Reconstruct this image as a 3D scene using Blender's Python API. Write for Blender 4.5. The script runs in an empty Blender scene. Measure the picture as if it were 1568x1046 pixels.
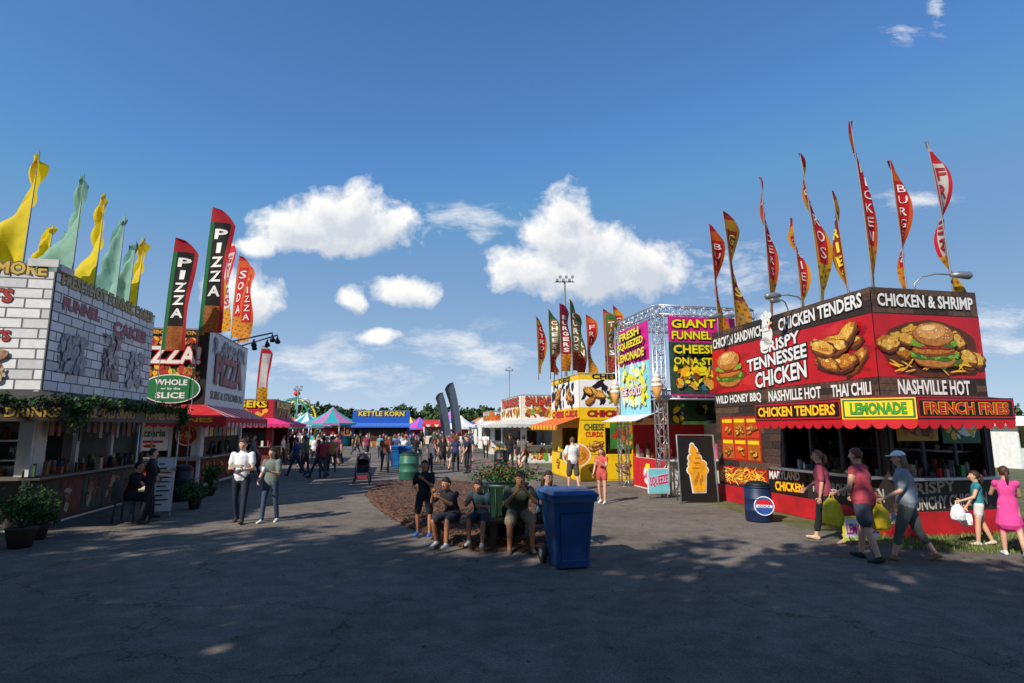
import bpy, math, random, numpy as np
from mathutils import Vector, Matrix
R=random.Random(11)
rad=math.radians
scene=bpy.context.scene
ROT=rad(11.5)
def V(*a): return Vector(a)
# ------------------------------------------------------------------ materials
def lin(h):
    h=h.lstrip('#'); o=[]
    for i in (0,2,4):
        c=int(h[i:i+2],16)/255
        o.append(c/12.92 if c<=.04045 else ((c+.055)/1.055)**2.4)
    return o
_m={}
def M(h,rough=.55,var=.10,scale=5.0,metal=0.0,trans=0.0,bump=0.0,name=None,detail=3):
    key=(h,rough,var,scale,metal,trans,bump,name)
    if key in _m: return _m[key]
    m=bpy.data.materials.new(name or 'paint_'+h); m.use_nodes=True
    nt=m.node_tree; N=nt.nodes; L=nt.links; b=N['Principled BSDF']
    c=lin(h)
    tc=N.new('ShaderNodeTexCoord'); no=N.new('ShaderNodeTexNoise'); no.inputs['Scale'].default_value=scale; no.inputs['Detail'].default_value=detail
    L.new(tc.outputs['Object'],no.inputs['Vector'])
    r=N.new('ShaderNodeValToRGB'); r.color_ramp.elements[0].position=.3; r.color_ramp.elements[1].position=.7
    r.color_ramp.elements[0].color=[max(0,x*(1-var)) for x in c]+[1]
    r.color_ramp.elements[1].color=[min(1,x*(1+var)) for x in c]+[1]
    L.new(no.outputs['Fac'],r.inputs['Fac']); L.new(r.outputs['Color'],b.inputs['Base Color'])
    b.inputs['Roughness'].default_value=rough; b.inputs['Metallic'].default_value=metal
    if bump:
        bp=N.new('ShaderNodeBump'); bp.inputs['Strength'].default_value=bump; bp.inputs['Distance'].default_value=.02
        L.new(no.outputs['Fac'],bp.inputs['Height']); L.new(bp.outputs['Normal'],b.inputs['Normal'])
    if trans:
        t=N.new('ShaderNodeBsdfTranslucent'); L.new(r.outputs['Color'],t.inputs['Color'])
        mx=N.new('ShaderNodeMixShader'); mx.inputs[0].default_value=trans
        L.new(b.outputs[0],mx.inputs[1]); L.new(t.outputs[0],mx.inputs[2])
        L.new(mx.outputs[0],N['Material Output'].inputs['Surface'])
    _m[key]=m; return m
WHITE=M('e9e6e0',.5,.05); BLACK=M('141312',.5,.2); RED=M('c8141c',.45,.08); YEL=M('f7cf12',.45,.06)
DGREEN=M('1d5a34',.5,.1); STEEL=M('b4b6b8',.35,.1,8,.8); DARK=M('1c1a19',.7,.3)
FRIED=M('b8701c',.6,.55,34,name='fried_print',detail=6); FRIED2=M('e0a23c',.6,.5,30,name='fried_light_print',detail=6); FRIED3=M('7c4010',.6,.5,24,name='fried_dark_print',detail=6)
BUN=M('b8722a',.45,.3,9,name='bun_print'); BUN2=M('d99a4c',.45,.2,9,name='bun_highlight_print'); LETT=M('6fa32c',.6,.6,34,name='lettuce_print',detail=6); LETT2=M('3c6a18',.6,.5,30,name='lettuce_dark_print'); TOM=M('b82a18',.5,.3,12,name='tomato_print'); PATTY=M('4a2412',.7,.4,30,name='patty_print'); CHEESE=M('f3b51f',.5,.1)
WOODS=[M(h,.75,.4,14,name='stained_plank') for h in ('3a2a22','4b3529','5a4233','2f231e')]
BRICKW=[M(h,.6,.08,7,name='white_brick_print') for h in ('f0ede8','e8e5e0','dedbd7','f2f0ec','d4d2d0')]
MORT=M('77746f',.8,.15)
# ------------------------------------------------------------------ mesh builder
_txt={}
def text_mesh(s,off):
    k=(s,off)
    if k in _txt: return _txt[k]
    def mk(o):
        cu=bpy.data.curves.new('t','FONT'); cu.body=s; cu.offset=o; cu.resolution_u=2; cu.fill_mode='BOTH'
        ob=bpy.data.objects.new('t',cu); scene.collection.objects.link(ob)
        bpy.context.view_layer.update()
        dg=bpy.context.evaluated_depsgraph_get(); me=ob.evaluated_get(dg).to_mesh()
        v=[(p.co.x,p.co.y) for p in me.vertices]; f=[tuple(p.vertices) for p in me.polygons]
        nz=[p.normal.z for p in me.polygons]
        f=[q if n>0 else tuple(reversed(q)) for q,n in zip(f,nz)]
        bpy.data.objects.remove(ob); bpy.data.curves.remove(cu)
        return v,f
    v0,_=mk(0.025); xs=[a for a,b in v0]; ys=[b for a,b in v0]
    x0,x1,y0,y1=min(xs),max(xs),min(ys),max(ys)
    v,f=mk(off)
    v=[((a-x0)/(x1-x0),(b-y0)/(y1-y0)) for a,b in v]
    _txt[k]=(v,f); return _txt[k]
class MB:
    def __init__(s): s.v=[];s.f=[];s.m=[];s.mats=[];s.sm=[]
    def mi(s,m):
        if m not in s.mats: s.mats.append(m)
        return s.mats.index(m)
    def add(s,vs,fs,mat,smooth=False):
        o=len(s.v); s.v.extend([tuple(p) for p in vs]); k=s.mi(mat)
        for f in fs: s.f.append(tuple(i+o for i in f)); s.m.append(k); s.sm.append(smooth)
    def box(s,x0,x1,y0,y1,z0,z1,mat):
        vs=[(x,y,z) for x in (x0,x1) for y in (y0,y1) for z in (z0,z1)]
        s.add(vs,[(0,1,3,2),(4,6,7,5),(0,4,5,1),(2,3,7,6),(0,2,6,4),(1,5,7,3)],mat)
    def poly(s,pts,mat): s.add(pts,[tuple(range(len(pts)))],mat)
    def tube(s,pts,rs,mat,n=8,smooth=True):
        pts=[Vector(p) for p in pts]
        if not isinstance(rs,(list,tuple)): rs=[rs]*len(pts)
        vs=[];fs=[]
        for i,p in enumerate(pts):
            t=(pts[min(i+1,len(pts)-1)]-pts[max(i-1,0)]).normalized()
            a=t.orthogonal().normalized() if i==0 else (a-t*a.dot(t)).normalized()
            b=t.cross(a)
            for j in range(n):
                q=2*math.pi*j/n; vs.append(p+(a*math.cos(q)+b*math.sin(q))*rs[i])
        for i in range(len(pts)-1):
            for j in range(n):
                fs.append((i*n+j,i*n+(j+1)%n,(i+1)*n+(j+1)%n,(i+1)*n+j))
        fs.append(tuple(reversed(range(n)))); fs.append(tuple((len(pts)-1)*n+j for j in range(n)))
        s.add(vs,fs,mat,smooth)
    def ell(s,c,rx,ry,rz,mat,n=12,m=8,wob=0):
        vs=[];fs=[]
        for i in range(m+1):
            th=math.pi*i/m
            for j in range(n):
                ph=2*math.pi*j/n; w=1+R.uniform(-wob,wob)
                vs.append((c[0]+rx*math.sin(th)*math.cos(ph)*w,c[1]+ry*math.sin(th)*math.sin(ph)*w,c[2]-rz*math.cos(th)*w))
        for i in range(m):
            for j in range(n): fs.append((i*n+j,i*n+(j+1)%n,(i+1)*n+(j+1)%n,(i+1)*n+j))
        s.add(vs,fs,mat,True)
    def leaves(s,pts,size,mats):
        for p in pts:
            a=V(R.gauss(0,1),R.gauss(0,1),R.gauss(0,1)).normalized(); b=a.orthogonal().normalized(); c=a.cross(b)
            k=size*R.uniform(.6,1.3); p=Vector(p)
            s.add([p-b*k*.5,p+c*k*.3,p+b*k*.5,p-c*k*.3],[(0,1,2,3)],R.choice(mats))
    def mesh(s,name):
        me=bpy.data.meshes.new(name); me.from_pydata(s.v,[],s.f)
        for m in s.mats: me.materials.append(m)
        me.polygons.foreach_set('material_index',s.m); me.polygons.foreach_set('use_smooth',s.sm); me.update(); return me
def link(ob,parent=None):
    scene.collection.objects.link(ob)
    if parent: ob.parent=parent
    return ob
class Thing:
    def __init__(s,name,x=0,y=0,z=0,rot=0):
        s.name=name; s.M=Matrix.Translation((x,y,z))@Matrix.Rotation(rot,4,'Z'); s.parts={}
    def __getitem__(s,k):
        if k not in s.parts: s.parts[k]=MB()
        return s.parts[k]
    def done(s):
        if len(s.parts)==1:
            ob=link(bpy.data.objects.new(s.name,list(s.parts.values())[0].mesh(s.name))); ob.matrix_world=s.M; return ob
        e=link(bpy.data.objects.new(s.name,None)); e.matrix_world=s.M; e.empty_display_size=.3
        for k,mb in s.parts.items(): link(bpy.data.objects.new(k,mb.mesh(k)),e)
        return e
class Panel:
    def __init__(s,mb,o,r):
        s.mb=mb; s.o=Vector(o); s.r=Vector(r).normalized(); s.n=s.r.cross(V(0,0,1))
    def pt(s,u,v,l): return s.o+s.r*u+V(0,0,v)+s.n*l*.004
    def rect(s,u0,v0,u1,v1,mat,l=1): s.mb.poly([s.pt(u0,v0,l),s.pt(u1,v0,l),s.pt(u1,v1,l),s.pt(u0,v1,l)],mat)
    def text(s,t,u0,v0,u1,v1,mat,l=2,out=None,slant=0,arch=0,ow=.075):
        def put(off,mt,ll):
            v,f=text_mesh(t,off)
            s.mb.add([s.pt(u0+a*(u1-u0),v0+b*(v1-v0)+slant*(a-.5)+arch*(.25-(a-.5)**2)*4,ll) for a,b in v],f,mt)
        if out: put(ow,out,l)
        put(.03,mat,l+1)
    def blob(s,u,v,ru,rv,mat,l=2,rot=0,wob=.06,n=18):
        p=[]
        for i in range(n):
            q=2*math.pi*i/n; w=1+R.uniform(-wob,wob); a=math.cos(q)*ru*w; b=math.sin(q)*rv*w
            p.append(s.pt(u+a*math.cos(rot)-b*math.sin(rot),v+a*math.sin(rot)+b*math.cos(rot),l))
        s.mb.poly(p,mat)
    def planks(s,u0,v0,u1,v1,n,vert=False,l=1,mats=WOODS):
        s.rect(u0,v0,u1,v1,BLACK,l)
        for i in range(n):
            if vert:
                a=u0+(u1-u0)*i/n; b=u0+(u1-u0)*(i+1)/n-.008; s.rect(a,v0,b,v1,R.choice(mats),l+1)
            else:
                a=v0+(v1-v0)*i/n; b=v0+(v1-v0)*(i+1)/n-.008; u=u0
                while u<u1-.01:
                    w=min(R.uniform(.6,1.4),u1-u); s.rect(u,a,u+w-.006,b,R.choice(mats),l+1); u+=w
    def bricks(s,u0,v0,u1,v1,bw,bh,mats,l=1,g=.035):
        s.rect(u0,v0,u1,v1,MORT,l); n=int(round((v1-v0)/bh)); bh=(v1-v0)/n
        for i in range(n):
            u=u0-(bw*.5 if i%2 else 0)
            while u<u1:
                a=max(u,u0)+g*.5; b=min(u+bw,u1)-g*.5
                if b-a>.03: s.rect(a,v0+i*bh+g*.4,b,v0+(i+1)*bh-g*.4,R.choice(mats),l+1)
                u+=bw
    def burger(s,u,v,r,l=2):
        for a in range(12): s.blob(u+R.uniform(-1,1)*r*1.0,v-.5*r+R.uniform(-.2,.2)*r,.25*r,.09*r,R.choice([LETT,LETT2]),l+a*.05,R.uniform(-.6,.6),.3)
        s.blob(u,v-.5*r,.84*r,.27*r,FRIED3,l+1); s.blob(u,v-.47*r,.82*r,.25*r,BUN,l+1.3); s.blob(u,v-.3*r,.98*r,.22*r,LETT2,l+2,0,.16,30)
        for a in range(9): s.blob(u+(-.85+a*.21)*r,v-.3*r+R.uniform(-.05,.05)*r,.15*r,.12*r,R.choice([LETT,LETT2,LETT]),l+2.2+a*.05,R.uniform(-.6,.6),.25)
        s.blob(u,v-.18*r,.88*r,.19*r,FRIED3,l+3,0,.12,24); s.blob(u-.05*r,v-.14*r,.84*r,.15*r,FRIED,l+3.3,0,.15,24)
        for a in (-.5,.0,.48): s.blob(u+a*r,v-.02*r,.36*r,.11*r,M('7c1810',.5,.2),l+3.9); s.blob(u+a*r,v+.0*r,.33*r,.085*r,TOM,l+4.2)
        for a in range(9): s.blob(u+(-.84+a*.21)*r,v+.08*r+R.uniform(-.04,.05)*r,.15*r,.1*r,R.choice([LETT,LETT2,LETT]),l+5+a*.05,R.uniform(-.6,.6),.25)
        s.blob(u,v+.38*r,.86*r,.42*r,FRIED3,l+5.8,0,.02); s.blob(u,v+.41*r,.83*r,.4*r,BUN,l+6,0,.02,26); s.blob(u-.08*r,v+.5*r,.6*r,.26*r,BUN2,l+6.5,.05,.05)
        s.blob(u-.2*r,v+.62*r,.3*r,.09*r,M('ecc07c',.4,.15),l+7,.1,.1)
        for _ in range(26): s.blob(u+R.uniform(-.6,.6)*r,v+R.uniform(.25,.72)*r,.028*r,.016*r,M('f4e4bc',.5),l+8,R.uniform(0,3))
    def tenders(s,u,v,w,h,l=2,n=9):
        for i in range(n):
            a=R.uniform(-.7,.7); x=u+R.uniform(-.32,.32)*w; y=v+R.uniform(-.3,.3)*h; L=w*.25; k=h*.15
            s.blob(x+.015*w,y-.035*h,L,k*1.15,M('4a2408',.6,.3),l+i,a,.16); s.blob(x,y,L*.97,k*1.02,FRIED3,l+i+.2,a,.14); s.blob(x-.01*w,y+.02*h,L*.88,k*.82,R.choice([FRIED,FRIED2]),l+i+.4,a,.18)
            for q in range(5):
                t=R.uniform(-.7,.7)*L; s.blob(x+math.cos(a)*t,y+math.sin(a)*t+R.uniform(-.3,.5)*k,L*.16,k*.3,R.choice([FRIED2,M('f0c468',.6,.3,30),FRIED]),l+i+.6+q*.03,a,.3,9)
    def mosaic(s,u0,v0,u1,v1,n,mats,l=2,sz=.2):
        for i in range(n):
            a=min(u1-u0,v1-v0)*sz*R.uniform(.5,1.2); b=a*R.uniform(.3,.8)
            s.blob(R.uniform(u0+a,u1-a),R.uniform(v0+a,v1-a),a,b,R.choice(mats),l+i*.2,R.uniform(0,3),.2,12)
FOODM=[FRIED,FRIED2,FRIED3,TOM,CHEESE,BUN,LETT]
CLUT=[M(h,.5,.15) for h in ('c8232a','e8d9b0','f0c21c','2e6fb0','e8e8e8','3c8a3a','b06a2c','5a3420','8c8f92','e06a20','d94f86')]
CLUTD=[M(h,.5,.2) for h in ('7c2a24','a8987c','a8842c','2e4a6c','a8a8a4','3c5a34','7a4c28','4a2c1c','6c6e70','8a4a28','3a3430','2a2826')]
def clutter(mb,x0,x1,y0,y1,z,n,smax=.12,hmax=.3,pal=None):
    for _ in range(n):
        x=R.uniform(x0,x1); y=R.uniform(y0,y1); a=R.uniform(.03,smax)/2; h=R.uniform(.05,hmax)
        if R.random()<.5: mb.box(x-a,x+a,y-a,y+a,z,z+h,R.choice(pal or CLUT))
        else: mb.tube([(x,y,z),(x,y,z+h*.75),(x,y,z+h)],[a,a,a*.5],R.choice(pal or CLUT),8)
def scallop(P,u0,u1,z,w,mats,l=1,drop=.16):
    n=max(1,int(round((u1-u0)/w))); w=(u1-u0)/n
    for i in range(n):
        c=u0+(i+.5)*w; pts=[P.pt(c-w/2,z,l),]
        for k in range(9):
            q=math.pi+math.pi*k/8; pts.append(P.pt(c+math.cos(q)*w*.5,z-drop*.4+math.sin(q)*drop*.6,l))
        pts.append(P.pt(c+w/2,z,l)); P.mb.poly(pts,mats[i%len(mats)])
# ------------------------------------------------------------------ ground
def ground():
    mb=MB(); mb.poly([(-700,-300,0),(700,-300,0),(700,900,0),(-700,900,0)],None)
    m=bpy.data.materials.new('grass'); m.use_nodes=True; N=m.node_tree.nodes; L=m.node_tree.links; b=N['Principled BSDF']
    tc=N.new('ShaderNodeTexCoord'); n1=N.new('ShaderNodeTexNoise'); n1.inputs['Scale'].default_value=1.2; n1.inputs['Detail'].default_value=10; n1.inputs['Roughness'].default_value=.75
    L.new(tc.outputs['Object'],n1.inputs['Vector'])
    r=N.new('ShaderNodeValToRGB'); e=r.color_ramp.elements; e[0].position=.35; e[0].color=(.045,.06,.015,1); e[1].position=.68; e[1].color=(.19,.18,.07,1)
    L.new(n1.outputs['Fac'],r.inputs['Fac']); L.new(r.outputs['Color'],b.inputs['Base Color']); b.inputs['Roughness'].default_value=.95
    mb.mats=[m]; mb.m=[0]
    link(bpy.data.objects.new('ground',mb.mesh('ground')))
    # asphalt
    m=bpy.data.materials.new('worn_asphalt'); m.use_nodes=True; N=m.node_tree.nodes; L=m.node_tree.links; b=N['Principled BSDF']
    tc=N.new('ShaderNodeTexCoord')
    def noise(sc,d=4,r=.5):
        n=N.new('ShaderNodeTexNoise'); n.inputs['Scale'].default_value=sc; n.inputs['Detail'].default_value=d; n.inputs['Roughness'].default_value=r; L.new(tc.outputs['Object'],n.inputs['Vector']); return n
    big=noise(.35,5,.6); fine=noise(60,3,.7); mid=noise(3,6,.65)
    r=N.new('ShaderNodeValToRGB'); e=r.color_ramp.elements; e[0].position=.3; e[0].color=(.142,.117,.094,1); e[1].position=.72; e[1].color=(.24,.203,.167,1); L.new(big.outputs['Fac'],r.inputs['Fac'])
    def mul(c,fac,lo,hi,a=.3,bb=.7):
        rr=N.new('ShaderNodeMapRange'); rr.inputs['From Min'].default_value=a; rr.inputs['From Max'].default_value=bb; rr.inputs['To Min'].default_value=lo; rr.inputs['To Max'].default_value=hi
        L.new(fac,rr.inputs['Value']); mx=N.new('ShaderNodeVectorMath'); mx.operation='SCALE'; L.new(c,mx.inputs[0]); L.new(rr.outputs['Result'],mx.inputs['Scale']); return mx.outputs[0]
    c=mul(r.outputs['Color'],fine.outputs['Fac'],.55,1.4); c=mul(c,mid.outputs['Fac'],.72,1.22)
    vo=N.new('ShaderNodeTexVoronoi'); vo.feature='DISTANCE_TO_EDGE'; vo.inputs['Scale'].default_value=.22
    add=N.new('ShaderNodeVectorMath'); add.operation='ADD'; sc=N.new('ShaderNodeVectorMath'); sc.operation='SCALE'; sc.inputs['Scale'].default_value=1.6
    w=noise(.8,5,.65); L.new(w.outputs['Color'],sc.inputs[0]); L.new(tc.outputs['Object'],add.inputs[0]); L.new(sc.outputs[0],add.inputs[1]); L.new(add.outputs[0],vo.inputs['Vector'])
    c=mul(c,vo.outputs['Distance'],.6,1.0,.001,.005)
    L.new(c,b.inputs['Base Color']); b.inputs['Roughness'].default_value=.95; b.inputs['Specular IOR Level'].default_value=.1
    bp=N.new('ShaderNodeBump'); bp.inputs['Strength'].default_value=.5; bp.inputs['Distance'].default_value=.01; L.new(fine.outputs['Fac'],bp.inputs['Height']); L.new(bp.outputs['Normal'],b.inputs['Normal'])
    mb=MB(); z=.004
    out=[(-60,-40),(60,-40),(60,5.5),(14,8.4),(9.0,9.3),(6.6,9.9),(6.0,11.2),(4.9,17),(5.6,19.5),(3.2,24),(-1,40),(-8,75),(-14,120),(-38,120),(-22,60),(-13.2,28),(-11.8,20),(-9.8,12.5),(-9.2,10),(-14,7.6),(-60,5)]
    pts=[]
    for i,p in enumerate(out):
        q=out[(i+1)%len(out)]; d=math.dist(p,q); n=max(1,min(60,int(d/.25)))
        for k in range(n):
            t=k/n; j=.06 if 2<i<18 else 0
            pts.append((p[0]+(q[0]-p[0])*t+R.uniform(-j,j),p[1]+(q[1]-p[1])*t+R.uniform(-j,j),z))
    mb.poly(pts,m); link(bpy.data.objects.new('asphalt_midway',mb.mesh('asphalt_midway')))
    # mulch island
    mm=[M(h,.95,.45,18,name='mulch') for h in ('5c3d2c','4a3023','70503b')]
    isl=[(-4.9,21.5),(-4.4,17.5),(-3.3,14.5),(-2.35,12.4),(-1.3,10.6),(-.6,9.75),(.3,9.6),(1.0,10.0),(1.3,11.0),(1.0,13.5),(.1,17.5),(-1.6,21.5),(-3.2,22.4)]
    T=Thing('mulch_island'); b=T['mulch_bed']
    c=V(-1.3,14,0); rings=[(1.0,.006),(.985,.05),(.8,.09),(.4,.13)]
    vs=[];n=len(isl)
    for s,z in rings:
        for p in isl: vs.append((c.x+(p[0]-c.x)*s,c.y+(p[1]-c.y)*s,z))
    fs=[(i*n+j,i*n+(j+1)%n,(i+1)*n+(j+1)%n,(i+1)*n+j) for i in range(3) for j in range(n)]; fs.append(tuple(3*n+j for j in range(n)))
    b.add([tuple(v) for v in vs],fs,mm[0],True)
    ch=T['mulch_chips']
    for _ in range(4200):
        i=R.randrange(n); p=isl[i]; q=isl[(i+1)%n]; t=R.random(); s=math.sqrt(R.random())*1.02
        x=c.x+(p[0]+(q[0]-p[0])*t-c.x)*s; y=c.y+(p[1]+(q[1]-p[1])*t-c.y)*s
        z=.02+.1*(1-s)+.05*(s<.97); a=R.uniform(0,3.1); l=R.uniform(.02,.07); k=R.uniform(.008,.02)
        d=V(math.cos(a)*l,math.sin(a)*l,R.uniform(-.02,.03)); e=V(-math.sin(a)*k,math.cos(a)*k,0); p0=V(x,y,z+.01)
        ch.add([p0-d-e,p0+d-e,p0+d+e,p0-d+e,p0+V(0,0,.015)],[(0,1,4),(1,2,4),(2,3,4),(3,0,4)],R.choice(mm))
    T.done()
    T=Thing('fallen_leaves'); g=T['leaves']; lm=[M(h,.8,.2) for h in ('6a5a2c','4c4424','7c6438')]
    for _ in range(260):
        x=R.uniform(-9,9);y=R.uniform(4.5,16)
        if x<-.6*y: continue
        a=R.uniform(0,6.3);s=R.uniform(.015,.035); g.add([(x+s*math.cos(a),y+s*math.sin(a),.012),(x-s*.4*math.sin(a),y+s*.4*math.cos(a),.018),(x-s*math.cos(a),y-s*math.sin(a),.010),(x+s*.4*math.sin(a),y-s*.4*math.cos(a),.02)],[(0,1,2,3)],R.choice(lm))
    T.done()
    gm=[M(h,.9,.3,20,name='grass_blade') for h in ('5d6b2a','74803a','49581f','8a8a4c')]
    T=Thing('grass_tufts'); g=T['blades']
    for _ in range(7000):
        x=R.uniform(6.6,14)
        yb=9.9-(x-6.6)*.25 if x<9 else 9.3-(x-9)*.18
        y=yb+R.random()**1.5*3-.05; h=R.uniform(.03,.08); a=R.uniform(0,6.3); dx=math.cos(a)*.012; dy=math.sin(a)*.012
        lx=R.uniform(-.03,.03); g.add([(x-dx,y-dy,0),(x+dx,y+dy,0),(x+lx,y+R.uniform(-.03,.03),h)],[(0,1,2)],R.choice(gm))
    T.done()
ground()
# ------------------------------------------------------------------ chicken stand
def stand_shell(T,x0,x1,y0,y1,zt,wall,openx=None,openy=None,side=-1,z0=1.05,z1=2.15):
    """hollow booth; street side opening range openy on side(-1: x0 face, +1: x1 face), front opening range openx on y0"""
    b=T['walls']; t=.06
    b.box(x0,x1,y1-t,y1,0,zt-.01,wall)
    if side<0: b.box(x1-t,x1,y0,y1-t-.002,0,zt-.01,wall)
    else: b.box(x0,x0+t,y0,y1-t-.002,0,zt-.01,wall)
    xa,xb=(x0,x0+t) if side<0 else (x1-t,x1)
    oy0,oy1=openy
    b.box(xa,xb,y0,y1-t-.002,0,z0,wall); b.box(xa,xb,y0,y1-t-.002,z1,zt-.012,wall)
    b.box(xa,xb,y0,oy0,z0,z1,wall); b.box(xa,xb,oy1,y1-t-.002,z0,z1,wall)
    xl,xr=(x0+t+.002,x1-t-.002)
    a,c=openx
    b.box(xl,xr,y0,y0+t,0,z0,wall); b.box(xl,xr,y0,y0+t,z1,zt-.012,wall); b.box(xl,a,y0,y0+t,z0,z1,wall); b.box(c,xr,y0,y0+t,z0,z1,wall)
    b.box(xl,xr,y0+t+.002,y1-t-.004,.1,.14,DARK)
    T['roof'].box(x0-.02,x1+.02,y0-.02,y1+.02,zt,zt+.05,M('8b8d8e',.6,.2))
    T['roof'].box(x0+.05,x1-.05,y0+.05,y1-.05,2.3,2.34,M('a8a49c',.6,.2))
def spot(mb,base,reach,h,d):
    b=V(*base); d=V(*d).normalized(); pts=[b,b+V(0,0,h*.6),b+V(0,0,h*.9)+d*reach*.2,b+V(0,0,h)+d*reach*.55,b+V(0,0,h*.92)+d*reach]
    mb.tube(pts,.018,M('9a9c9e',.4,.1,8,.6)); e=pts[-1]
    mb.tube([e-d*.1,e+d*.05,e+d*.25-V(0,0,.03),e+d*.3-V(0,0,.04)],[.04,.075,.085,.03],M('8a9094',.4,.1,8,.5),10)
def chicken():
    T=Thing('chicken_tenders_stand',7.1,11,0,ROT)
    stand_shell(T,0,2.5,0,5.8,4.7,WOODS[0],(.2,2.3),(.2,2.9),-1)
    S=T['upper_signs']; w=M('eae6df',.5,.05)
    red=M('c0141a',.4,.15,1.5,name='red_vinyl_banner')
    for (o,r,L) in (((-.02,5.8,0),(0,-1,0),5.82),((-.02,-.02,0),(1,0,0),2.54)):
        P=Panel(S,o,r)
        P.planks(0,4.25,L,4.76,4,l=1); P.rect(0,2.98,L,4.25,red,3); P.planks(0,2.58,L,2.98,3,l=1)
        P.rect(0,4.235,L,4.25,BLACK,4)
        if L>3:
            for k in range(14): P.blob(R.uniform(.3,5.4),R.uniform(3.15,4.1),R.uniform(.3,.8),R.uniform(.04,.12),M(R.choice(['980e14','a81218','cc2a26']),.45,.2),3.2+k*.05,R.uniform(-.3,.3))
            P.text('CHICKEN SANDWICH',.1,4.3,2.45,4.58,w,6,BLACK,slant=.05)
            P.text('CHICKEN TENDERS',3.05,4.36,5.62,4.66,w,6,BLACK,slant=.08)
            P.burger(.85,3.6,.64,6)
            P.text('CRISPY',2.3,3.9,3.75,4.18,w,6,BLACK,slant=.12,ow=.1); P.text('TENNESSEE',1.7,3.52,3.95,3.84,w,6,BLACK,slant=.14,ow=.1)
            P.text('CHICKEN',2.0,3.06,3.9,3.46,w,6,BLACK,slant=.14,ow=.1)
            P.tenders(4.92,3.6,1.6,1.05,6,14)
            P.text('WILD HONEY BBQ',.1,2.64,2.2,2.9,w,6); P.text('NASHVILLE HOT',2.5,2.64,4.3,2.9,w,6); P.text('THAI CHILI',4.6,2.64,5.65,2.9,w,6)
        else:
            P.text('CHICKEN & SHRIMP',.12,4.38,2.42,4.64,w,6,BLACK)
            P.blob(1.27,3.55,1.15,.58,M('5a2c10',.6,.3),5,0,.03,28); P.tenders(.5,3.62,.95,.9,6,8); P.tenders(2.05,3.5,.85,.95,6,8)
            for _ in range(30): P.blob(1.27+R.uniform(-.95,.95),3.2+R.uniform(-.1,.12),.14,.018,R.choice([CHEESE,FRIED2]),15+R.random(),R.uniform(-.9,.9),.02,8)
            P.burger(1.28,3.6,.58,18)
            P.text('NASHVILLE HOT',.4,2.64,2.1,2.93,w,6)
    P=Panel(S,(-.02,5.8,0),(0,-1,0))
    for (u,v,a,b) in ((2.62,4.3,.2,.25),(2.6,4.62,.16,.14),(2.5,4.1,.2,.16),(2.75,4.78,.08,.08),(2.6,4.84,.09,.08),(2.48,4.78,.08,.08)): P.blob(u,v,a,b,w,9,0,.05)
    for (u,v,a,b,m) in ((2.66,4.62,.02,.03,BLACK),(2.78,4.58,.06,.03,CHEESE),(2.72,4.48,.04,.06,RED),(2.6,4.4,.16,.012,M('8a8a8a',.5)),(2.45,4.2,.1,.012,M('9a9a9a',.5))): P.blob(u,v,a,b,m,10)
    L=T['lower_cladding']; P=Panel(L,(-.004,5.8,0),(0,-1,0))
    P.planks(0,.42,2.9,2.58,12,l=1)
    P.rect(.25,1.12,2.05,2.3,M('a8200f',.5,.1),4)
    for i in range(3):
        for j in range(2):
            u=.3+i*.58; v=1.17+j*.57; P.rect(u,v,u+.53,v+.52,M('c93a12' if (i+j)%2 else 'b8601a',.5,.2),5); P.rect(u+.03,v+.4,u+.5,v+.49,YEL,6); P.tenders(u+.26,v+.2,.45,.3,7,5)
    P.rect(0,.5,2.2,.95,M('b51414',.5,.1),4)
    for _ in range(140): P.blob(R.uniform(.12,2.1),R.uniform(.54,.9),.14,.016,R.choice([CHEESE,FRIED2,FRIED,M('f6da6a',.5,.1)]),5+R.random()*3,R.uniform(-.9,.9),.02,8)
    P.rect(2.25,.45,3.6,1.0,BLACK,4); P.text('MARYLAND',2.3,.78,3.4,.97,w,6,RED,slant=.05); P.text('CHICKEN',2.5,.52,3.5,.74,YEL,6,RED,slant=.05)
    P.rect(3.65,.42,5.8,1.02,M('2a2322',.6,.2),4); P.text('MAD ABOUT CHICKEN',3.8,.6,5.7,.85,M('b8b0a4',.5),6)
    Q=Panel(L,(0,-.004,0),(1,0,0)); Q.rect(0,.42,2.5,1.03,M('2a2322',.6,.2),1); Q.text('KRISPY',.3,.76,1.5,.98,M('b8b0a4',.5),3,slant=.08); Q.text('KRUNCHY CHICKEN',.25,.48,2.2,.72,M('b8b0a4',.5),3,slant=.1)
    sk=M('b8141c',.7,.25,3,bump=.4,name='red_skirt')
    T['skirt'].box(-.1,-.04,-.08,5.85,.01,.43,sk); T['skirt'].box(-.038,2.55,-.1,-.04,.01,.43,sk)
    c=T['counter']; c.box(-.35,.0,.1,3.0,1.03,1.08,STEEL); c.box(.0,2.4,-.35,-.005,1.03,1.08,STEEL)
    for y in (.15,1.1,2.0,2.92): c.box(-.02,.03,y-.03,y+.03,1.08,2.15,M('2a2a2c',.5,.1))
    for x in (.12,.85,1.6,2.36): c.box(x-.03,x+.03,-.02,.03,1.08,2.15,M('2a2a2c',.5,.1))
    i=T['kitchen']; i.box(1.6,2.3,.5,5.4,.14,.9,STEEL); i.box(.15,.6,.3,3.0,.14,.95,STEEL); i.box(2.0,2.38,.3,5,1.5,1.54,STEEL)
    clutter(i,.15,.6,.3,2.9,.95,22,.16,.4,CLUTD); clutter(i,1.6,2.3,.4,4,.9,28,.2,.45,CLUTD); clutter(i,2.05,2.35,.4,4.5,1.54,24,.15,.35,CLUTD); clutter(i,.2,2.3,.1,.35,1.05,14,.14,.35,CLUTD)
    clutter(c,-.3,-.05,.3,2.9,1.08,9,.1,.22); clutter(c,.3,2.3,-.3,-.05,1.08,9,.1,.22)
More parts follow.
